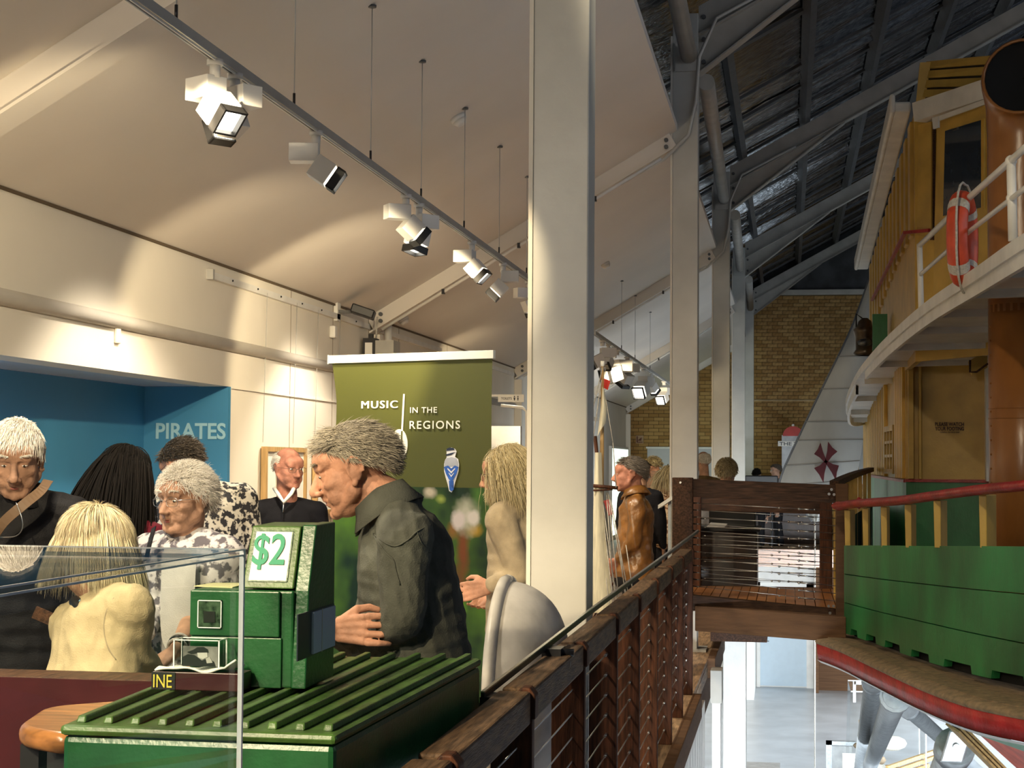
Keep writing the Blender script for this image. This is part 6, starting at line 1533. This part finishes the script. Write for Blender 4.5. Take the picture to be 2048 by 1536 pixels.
def collar_band(root, nk, top, m, r0=.088, r1=.070, front=None, open_=.5, h2=.045, nm='collar'):
    nk, top = np.array(nk), np.array(top); ax = unit(top-nk); F_ = unit(front-np.dot(front, ax)*ax); S_ = np.cross(F_, ax); rows = []
    for t in np.linspace(open_, 2*math.pi-open_, 30):
        d = F_*math.cos(t)+S_*math.sin(t); k = max(0, math.cos(t)); up_ = top-ax*(.030*k)
        rows.append([nk+d*r0*.97, up_+d*r1, up_+d*(r1+.006)+ax*.002, up_+d*(r1+.016)-ax*h2*.5, nk+d*(r0+.024)-ax*(.010+h2*.5*k)])
    o = mk(nm, MB().grid(rows, True), m, root); q = o.modifiers.new('s', 'SOLIDIFY'); q.thickness = .003; return o

def cloth(nm, c, **k): return mat(nm, c, k.pop('rough', .85), var=k.pop('var', .12), scale=k.pop('scale', 20), bump=k.pop('bump', .25), bscale=k.pop('bscale', 220), spec=.2, **k)
def pattern(nm, c1, c2, sc=26, lo=.47, hi=.53):
    m = mat(nm, c1, .85, c2=c2, scale=sc, bump=.2, bscale=90, spec=.2, detail=3.); r = m.node_tree.nodes['Color Ramp'] if 'Color Ramp' in m.node_tree.nodes else [n for n in m.node_tree.nodes if n.type == 'VALTORGB'][0]
    r.color_ramp.elements[0].position = lo; r.color_ramp.elements[1].position = hi; return m
C_ = dict(grey=cloth('washed_green_grey_cotton', (.085, .090, .075), var=.25, scale=7), black=cloth('black_knit', (.008, .008, .011)), jblack=cloth('black_jacket_cloth', (.013, .013, .015), rough=.7),
          maroon=cloth('maroon_cloth', (.11, .008, .018)), cream=cloth('cream_linen', (.44, .36, .22), var=.08), beige=cloth('beige_jacket_cloth', (.34, .28, .19), var=.1),
          leather=mat('tan_leather', (.24, .105, .025), .32, var=.3, scale=9, bump=.35, bscale=45, spec=.6), floral=pattern('grey_white_floral', (.62, .60, .60), (.13, .12, .14), 30, .44, .52),
          bw=pattern('black_white_leaf_print', (.58, .55, .48), (.03, .03, .035), 34, .47, .53), plaid=pattern('brown_cream_check', (.62, .48, .32), (.20, .09, .05), 40), brown=cloth('brown_jacket_cloth', (.16, .11, .05)),
          denim=cloth('dark_denim', (.02, .025, .04)), dark=cloth('dark_trouser_cloth', (.012, .012, .014)), white=cloth('white_tshirt', (.55, .54, .52), var=.05), greyc=cloth('mid_grey_cloth', (.16, .16, .17)))

# 1. the man in the grey-green shirt, leaning over the locker with folded arms
PYm = 4.66
HCm = at(706, 942, PYm)
el = at(772, 1225, PYm-.16); er = at(745, 1235, PYm+.16)
r1 = person('grey-haired man in dark grey-green shirt, arms folded, looking down left beside the banner', HCm, (-.985, -.17), H=1.76, body=(-.93, -.25), pitch=-17, hs=1.06,
       shoulder=at(802, 1042, PYm+.02), pelvis=at(838, 1345, PYm+.06),
       arms={'L': dict(e=at(803, 1232, PYm-.17), w=at(728, 1296, PYm-.03), sleeve=1.0, hd=(-.7, .9, .1), pn=(0, 1, 0), curl=.5),
             'R': dict(e=at(735, 1290, PYm+.20), w=at(664, 1258, PYm-.20), hd=(.95, -.10, .02), pn=(.25, .95, -.1), curl=.5, sleeve=.80, th=1, hsc=1.0)},
       skn='ruddy', vox=.0033, top=C_['grey'], trouser=C_['denim'], hair='short', hcol='grey', hn=9000, brow=HR['grey'], top_name='shirt', foldamp=.008, girth=1.12, nose=1.22, inflate=.026, sw=.20, seed=4, hem=.46)
rt1, J1, R1_, _, sh1 = r1
# shirt details: collar, shoulder strap, yoke seam, sleeve seam
nk1 = at(768, 1022, PYm); tp1 = at(752, 985, PYm)
collar_band(rt1, nk1, tp1, C_['grey'], .092, .077, np.array([-.93, -.25, -.25]), .55, .05)
def onY(x, y, d): return at(x, y, PYm+d)
def surf(pts, dist=.6):   # drop points on the shirt surface along the line of sight
    me = sh1.data; off = OFF[sh1.name]; from mathutils.bvhtree import BVHTree
    bv = surf.bv if hasattr(surf, 'bv') else BVHTree.FromPolygons([v.co for v in me.vertices], [tuple(p.vertices) for p in me.polygons]); surf.bv = bv; out = []
    for x, y in pts:
        v = unit(ray(x, y)); h = bv.ray_cast(Vector(EYE-off), Vector(v))
        if h[0] is not None: out.append(np.array(h[0])+off+np.array(h[1])*.0015)
    return out
for nm, pts, r in (('yoke_seam', [(748, 1068), (765, 1082), (790, 1092), (815, 1080), (835, 1062), (862, 1050)], .0022), ('sleeve_seam', [(748, 1070), (757, 1085), (772, 1105), (787, 1120), (792, 1140), (800, 1170)], .0022),
                   ('sleeve_seam', [(833, 1062), (842, 1085), (860, 1105)], .0016), ('placket_seam', [(728, 1062), (712, 1120), (700, 1180)], .0018)):
    P = surf(pts)
    if len(P) > 2: mk(nm, MB().tube(spl(P, 4), r, 6), C_['grey'], rt1)
P = surf([(732, 1030), (752, 1036)]); Q = surf([(722, 1062), (744, 1068)])
if len(P) == 2 and len(Q) == 2: mk('shoulder_strap', MB().prism([P[0], P[1], Q[1], Q[0]], (0, -.006, .002)), C_['grey'], rt1, bevel=.002)
# 2. black jumper man
Y2 = 10.1
person('smiling white-haired man with glasses in black zip jumper, standing by the framed picture', at(578, 938, Y2), (.72, -.69), H=1.74, body=(.55, -.84), pitch=-6, hs=1.06, skn='red', vox=.0075, top=C_['black'], trouser=C_['dark'],
       hair='bald', hcol='white', hn=1800, glasses=(.024, .014), gm=M['iron'], top_name='jumper', girth=1.12, sw=.205, seed=6, foldamp=.004)
Rm_ = frame((.55, -.84, 0)); mb = MB(); q = at(578, 938, Y2)
tag_c = bpy.data.objects['body.001'].parent
mk('shirt_collar', MB().tube([q+np.array([-.085, -.02, -.12]), q+np.array([-.03, -.10, -.16]), q+np.array([.01, -.13, -.20]), q+np.array([.045, -.10, -.15]), q+np.array([.05, -.06, -.12])], .013, 6), M['paper'], tag_c)
mk('zip', MB().tube([q+np.array([.01, -.135, -.20]), q+np.array([.012, -.155, -.26])], .005, 6), M['cable'], tag_c)
# 3. old man with shoulder strap at the left edge
Y3 = 5.55; q3 = at(33, 918, Y3)
rr3 = person('elderly man with white fringe, black jacket and brown shoulder strap at the left edge', q3, (.36, -.93), H=1.74, body=(.25, -.97), pitch=-20, hs=1.10, skn='tan', vox=.0052, top=C_['jblack'], trouser=C_['dark'],
       shoulder=at(30, 1012, Y3+.07), hair='fringe', hcol='white', hn=4200, band=.6, brow=HR['white'], girth=1.15, sw=.21, seed=9, foldamp=.005, fat=1.04, nose=1.15)
a = [at(100, 960, Y3+.0), at(84, 982, Y3-.08), at(52, 1008, Y3-.15), at(10, 1045, Y3-.17), at(-20, 1090, Y3-.165)]
mk('bag_strap', MB().sweep([p-np.array([0, .012, 0]) for p in spl(a, 5)], .034, .005, (.25, -.96, .1)), mat('brown_strap', (.13, .075, .035), .6), rr3[0])
mk('spectacles_on_cord', MB().tube(spl([at(32, 1005, Y3-.18), at(42, 1030, Y3-.19), at(45, 1055, Y3-.19), at(32, 1072, Y3-.19), at(0, 1075, Y3-.19)], 4), .0018, 5), M['cable'], rr3[0])
# 4. dark-haired woman in maroon seen from behind
Y4 = 6.9
person('woman with long black hair in maroon top, seen from behind against the blue wall', at(252, 962, Y4), (.25, .97), H=1.66, body=(.35, .94), pitch=-20, hs=1.16, skn='tan', vox=.009, fine=False, top=C_['maroon'], trouser=C_['dark'],
       hair='verylong', hcol='black', hn=2600, shoulder=at(232, 1058, Y4-.05), sw=.20, girth=1.2, top_name='top', seed=12, hcap=1.4)
# 5. grey-haired person in leaf print
Y5 = 7.9
person('grey-haired person in glasses and black and white leaf-print shirt, against blue wall', at(362, 935, Y5), (-.80, .45), H=1.70, body=(-.4, .9), pitch=-32, hs=1.08, skn='ruddy', vox=.009, fine=False,
       top=C_['bw'], trouser=C_['dark'], hair='short', hcol='ash', hn=2500, glasses=(.024, .016), gm=M['iron'], shoulder=at(408, 990, Y5+.02), pelvis=at(425, 1200, Y5), sw=.20, girth=1.15, top_name='shirt', seed=14)
# 6. white-haired woman with glasses
Y6 = 6.2; q6 = at(369, 1003, Y6)
rr6 = person('white-haired woman with glasses in grey floral cardigan over a white T-shirt', q6, (-.40, -.92), H=1.58, body=(-.30, -.95), pitch=-3, hs=1.06, skn='tan', vox=.0052, top=C_['floral'], trouser=C_['greyc'],
       shoulder=at(374, 1090, Y6+.03), arms={'R': dict(e=at(300, 1205, Y6-.02), w=at(288, 1268, Y6-.22)), 'L': dict(e=at(392, 1215, Y6-.06), w=at(352, 1300, Y6-.42), hd=(-.55, -.5, -.5), pn=(-.3, 0, -1), sleeve=.05, curl=.5)},
       hair='curly', hcol='white', hn=5200, glasses=(.025, .016), gm=M['cable'], brow=HR['white'], top_name='cardigan', girth=1.28, fat=1.10, jaw=1.15, sw=.195, seed=16, foldamp=.004)
mb = MB(); 
ts = [[at(325, 1085, Y6-.13), at(350, 1100, Y6-.165), at(375, 1100, Y6-.165), at(398, 1085, Y6-.14)], [at(322, 1150, Y6-.19), at(345, 1160, Y6-.21), at(368, 1160, Y6-.21), at(388, 1150, Y6-.19)], [at(318, 1300, Y6-.21), at(345, 1300, Y6-.235), at(372, 1300, Y6-.235), at(392, 1300, Y6-.21)]]
o = mk('tshirt', mb.grid(ts, True), C_['white'], rr6[0]); o.modifiers.new('s', 'SUBSURF').levels = 2; o.modifiers['s'].render_levels = 2
w6 = rr6[1]['WL']; e6 = rr6[1]['EL']; d6 = unit(e6-w6)
for k in range(3): mk('bracelet', MB().tube([w6+d6*(.02+.022*k)+.033*(math.cos(t)*unit(np.cross(d6, (0, 0, 1)))+math.sin(t)*unit(np.cross(d6, np.cross(d6, (0, 0, 1))))) for t in np.linspace(0, 2*math.pi, 17)], .006, 6), M['rope'] if k % 2 == 0 else M['iron'], rr6[0])
mk('shoulder_strap', MB().sweep([at(308, 1055, Y6-.10), at(300, 1085, Y6-.15), at(292, 1120, Y6-.17)], .005, .022, (.8, -.2, .5)), M['dark'], rr6[0])
# 7. woman with pale blonde bob, cream jacket, back to the camera
Y7 = 5.05; q7 = at(192, 1112, Y7)
rr7 = person('woman with pale blonde bob and cream jacket bending forward, back to the camera', q7, (.35, .93), H=1.55, body=(.55, .83), pitch=-28, hs=1.18, skn='tan', vox=.006, top=C_['cream'], trouser=C_['dark'],
       shoulder=at(205, 1215, Y7-.06), pelvis=at(180, 1390, Y7-.16), arms={'R': dict(e=at(262, 1310, Y7-.10), w=at(316, 1365, Y7+.08), hd=(.8, .3, -.2)), 'L': dict(e=at(165, 1320, Y7+.10), w=at(230, 1350, Y7+.25))},
       hair='bob', hcol='blonde', hn=9000, girth=.98, sw=.17, seed=21, foldamp=.007, eyes=False, hcap=.9)
def seam_on(obj, pts, r, m, par, nm):
    from mathutils.bvhtree import BVHTree
    off = OFF[obj.name]; bv = BVHTree.FromPolygons([v.co for v in obj.data.vertices], [tuple(p.vertices) for p in obj.data.polygons]); out = []
    for x, y in pts:
        h = bv.ray_cast(Vector(EYE-off), Vector(unit(ray(x, y))))
        if h[0] is not None: out.append(np.array(h[0])+off)
    if len(out) > 2: mk(nm, MB().tube(spl(out, 4), r, 6), m, par)
seam_on(rr7[4], [(228, 1195), (212, 1225), (208, 1260), (216, 1295), (232, 1320)], .0022, C_['beige'], rr7[0], 'sleeve_seam')
seam_on(rr7[4], [(145, 1375), (180, 1380), (215, 1380), (245, 1375)], .003, C_['beige'], rr7[0], 'waist_seam')
mk('dark_collar', MB().tube([at(148, 1200, Y7-.13), at(165, 1222, Y7-.155), at(200, 1216, Y7-.16), at(235, 1206, Y7-.13)], [.018, .022, .022, .016], 8), M['dark'], rr7[0])
mk('lanyard', MB().sweep([at(160, 1205, Y7-.15), at(140, 1230, Y7-.16), at(130, 1240, Y7-.15)], .004, .02), mat('blue_white_stripe', (.2, .45, .7), .6, var=.5, scale=60), rr7[0])
mk('badge', MB().obox(at(88, 1232, Y7+.0), (.032, 0, -.012), (0, .004, 0), (.008, 0, .018)), M['wood'], rr7[0])
# 8. long-haired man behind the tall column
Y8 = 7.75
person('man with long sandy-grey hair, beard and beige jacket, half behind the tall column', at(1012, 950, Y8), (-.90, .10), H=1.72, body=(-.75, .2), pitch=-8, hs=1.08, skn='ruddy', vox=.0065, top=C_['beige'], trouser=C_['dark'],
       hair='long', hcol='sandy', hn=4200, band=.5, beard=True, glasses=(.024, .015), gm=M['iron'], shoulder=at(1035, 1022, Y8), sw=.20, girth=1.12, seed=24,
       arms={'L': dict(e=at(1040, 1150, Y8-.15), w=at(985, 1172, Y8-.2), hd=(-.9, 0, -.2)), 'R': dict(e=at(1010, 1150, Y8+.2), w=at(985, 1180, Y8+.1))})
Y9 = 8.6
person('person in profile with auburn hair, mostly hidden between the banner and the long-haired man', at(962, 985, Y9+.6), (.9, -.2), H=1.62, pitch=-5, hs=1.0, skn='ruddy', vox=.010, fine=False, top=C_['brown'], trouser=C_['dark'], hair='long', hcol='brown', hn=900, sw=.17, seed=25)
# 10. leather jacket man
Y10 = 13.2
person('balding grey-haired man in tan leather jacket looking left beside the dark gate post', at(1259, 950, Y10), (-.97, -.15), H=1.74, body=(-.88, -.1), pitch=-2, hs=1.14, skn='red', vox=.0085, top=C_['leather'], trouser=C_['dark'],
       hair='short', hcol='ash', hn=1500, shoulder=at(1272, 1000, Y10), pelvis=at(1268, 1150, Y10), sw=.21, girth=1.18, seed=27, band=.5, foldamp=.014, nose=1.2,
       arms={'L': dict(e=at(1268, 1085, Y10-.22), w=at(1236, 1120, Y10-.12)), 'R': dict(e=at(1262, 1085, Y10+.25), w=at(1236, 1118, Y10+.2))})
# 11. far crowd
def far(lb, px_, py_, Y, face, top, hair, hcol, fz=0, hs=1.0, sk='tan', H=1.7, gl=None, n=500, pitch=-5, girth=1.1):
    person(lb, at(px_, py_, Y), face, H=H, pitch=pitch, hs=hs, skn=sk, vox=.014, fine=False, top=C_[top], trouser=C_['dark'], hair=hair, hcol=hcol, hn=n, glasses=gl, seed=int(px_), girth=girth, fz=fz, foldamp=.006, hcap=2.)
far('dark-haired person in black standing directly behind the leather jacket man', 1285, 944, 17.5, (.3, .95), 'black', 'short', 'black', H=1.68, girth=.9)
far('tousle-haired person with reddish face bending beyond the leather jacket man', 1306, 936, 22, (-.7, .4), 'black', 'curly', 'sandy', sk='ruddy', hs=1.05, pitch=-25)
far('blond person in checked shirt half hidden by the second column', 1340, 955, 18.7, (.5, .85), 'plaid', 'long', 'sandy', hs=1.0, girth=1.25)
far('balding man in brown jacket seen from behind, right of the second column', 1406, 924, 20, (-.4, .9), 'brown', 'bald', 'white', H=1.78, hs=1.0)
far('person with wavy grey-blond hair right of the third column', 1454, 948, 17.8, (.2, .95), 'greyc', 'curly', 'sandy', H=1.6, hs=1.15, n=1200, fz=.2)
far('person with short black hair bowed over the far counter', 1513, 951, 33.5, (-.2, -.95), 'black', 'short', 'black', H=1.6, pitch=-50, girth=.9)
far('person in sunglasses raising a hand at the far end beside the sail', 1551, 941, 34.3, (-.85, -.3), 'greyc', 'short', 'brown', gl=(.028, .02), H=1.65, girth=.9)
# instruments on the far counter
p = at(1524, 957, 32.9); ky = 32.82
tag(mk('keyboard', MB().box(at(1490, 950, ky)[0], at(1556, 950, ky)[0], ky, ky+.25, at(1500, 966, ky)[2], at(1500, 951, ky)[2]).box(at(1500, 950, ky)[0], at(1504, 950, ky)[0], ky+.1, ky+.2, 0, at(1500, 966, ky)[2]).box(at(1542, 950, ky)[0], at(1546, 950, ky)[0], ky+.1, ky+.2, 0, at(1500, 966, ky)[2]), M['dark'], bevel=.02), 'black keyboard case on thin legs, seen over the gate top rail', 'keyboard')
p = at(1318, 950, 19.5); tag(mk('desk', MB().box(at(1290, 950, 20)[0], at(1338, 950, 20)[0], 20, 20.5, 0, at(1300, 956, 20)[2]).box(at(1302, 950, 19.9)[0], at(1330, 950, 19.9)[0], 19.9, 20.2, at(1300, 956, 20)[2], at(1300, 942, 20)[2]), M['bench']), 'brown wooden desk with a raised block behind the leather jacket man', 'desk')
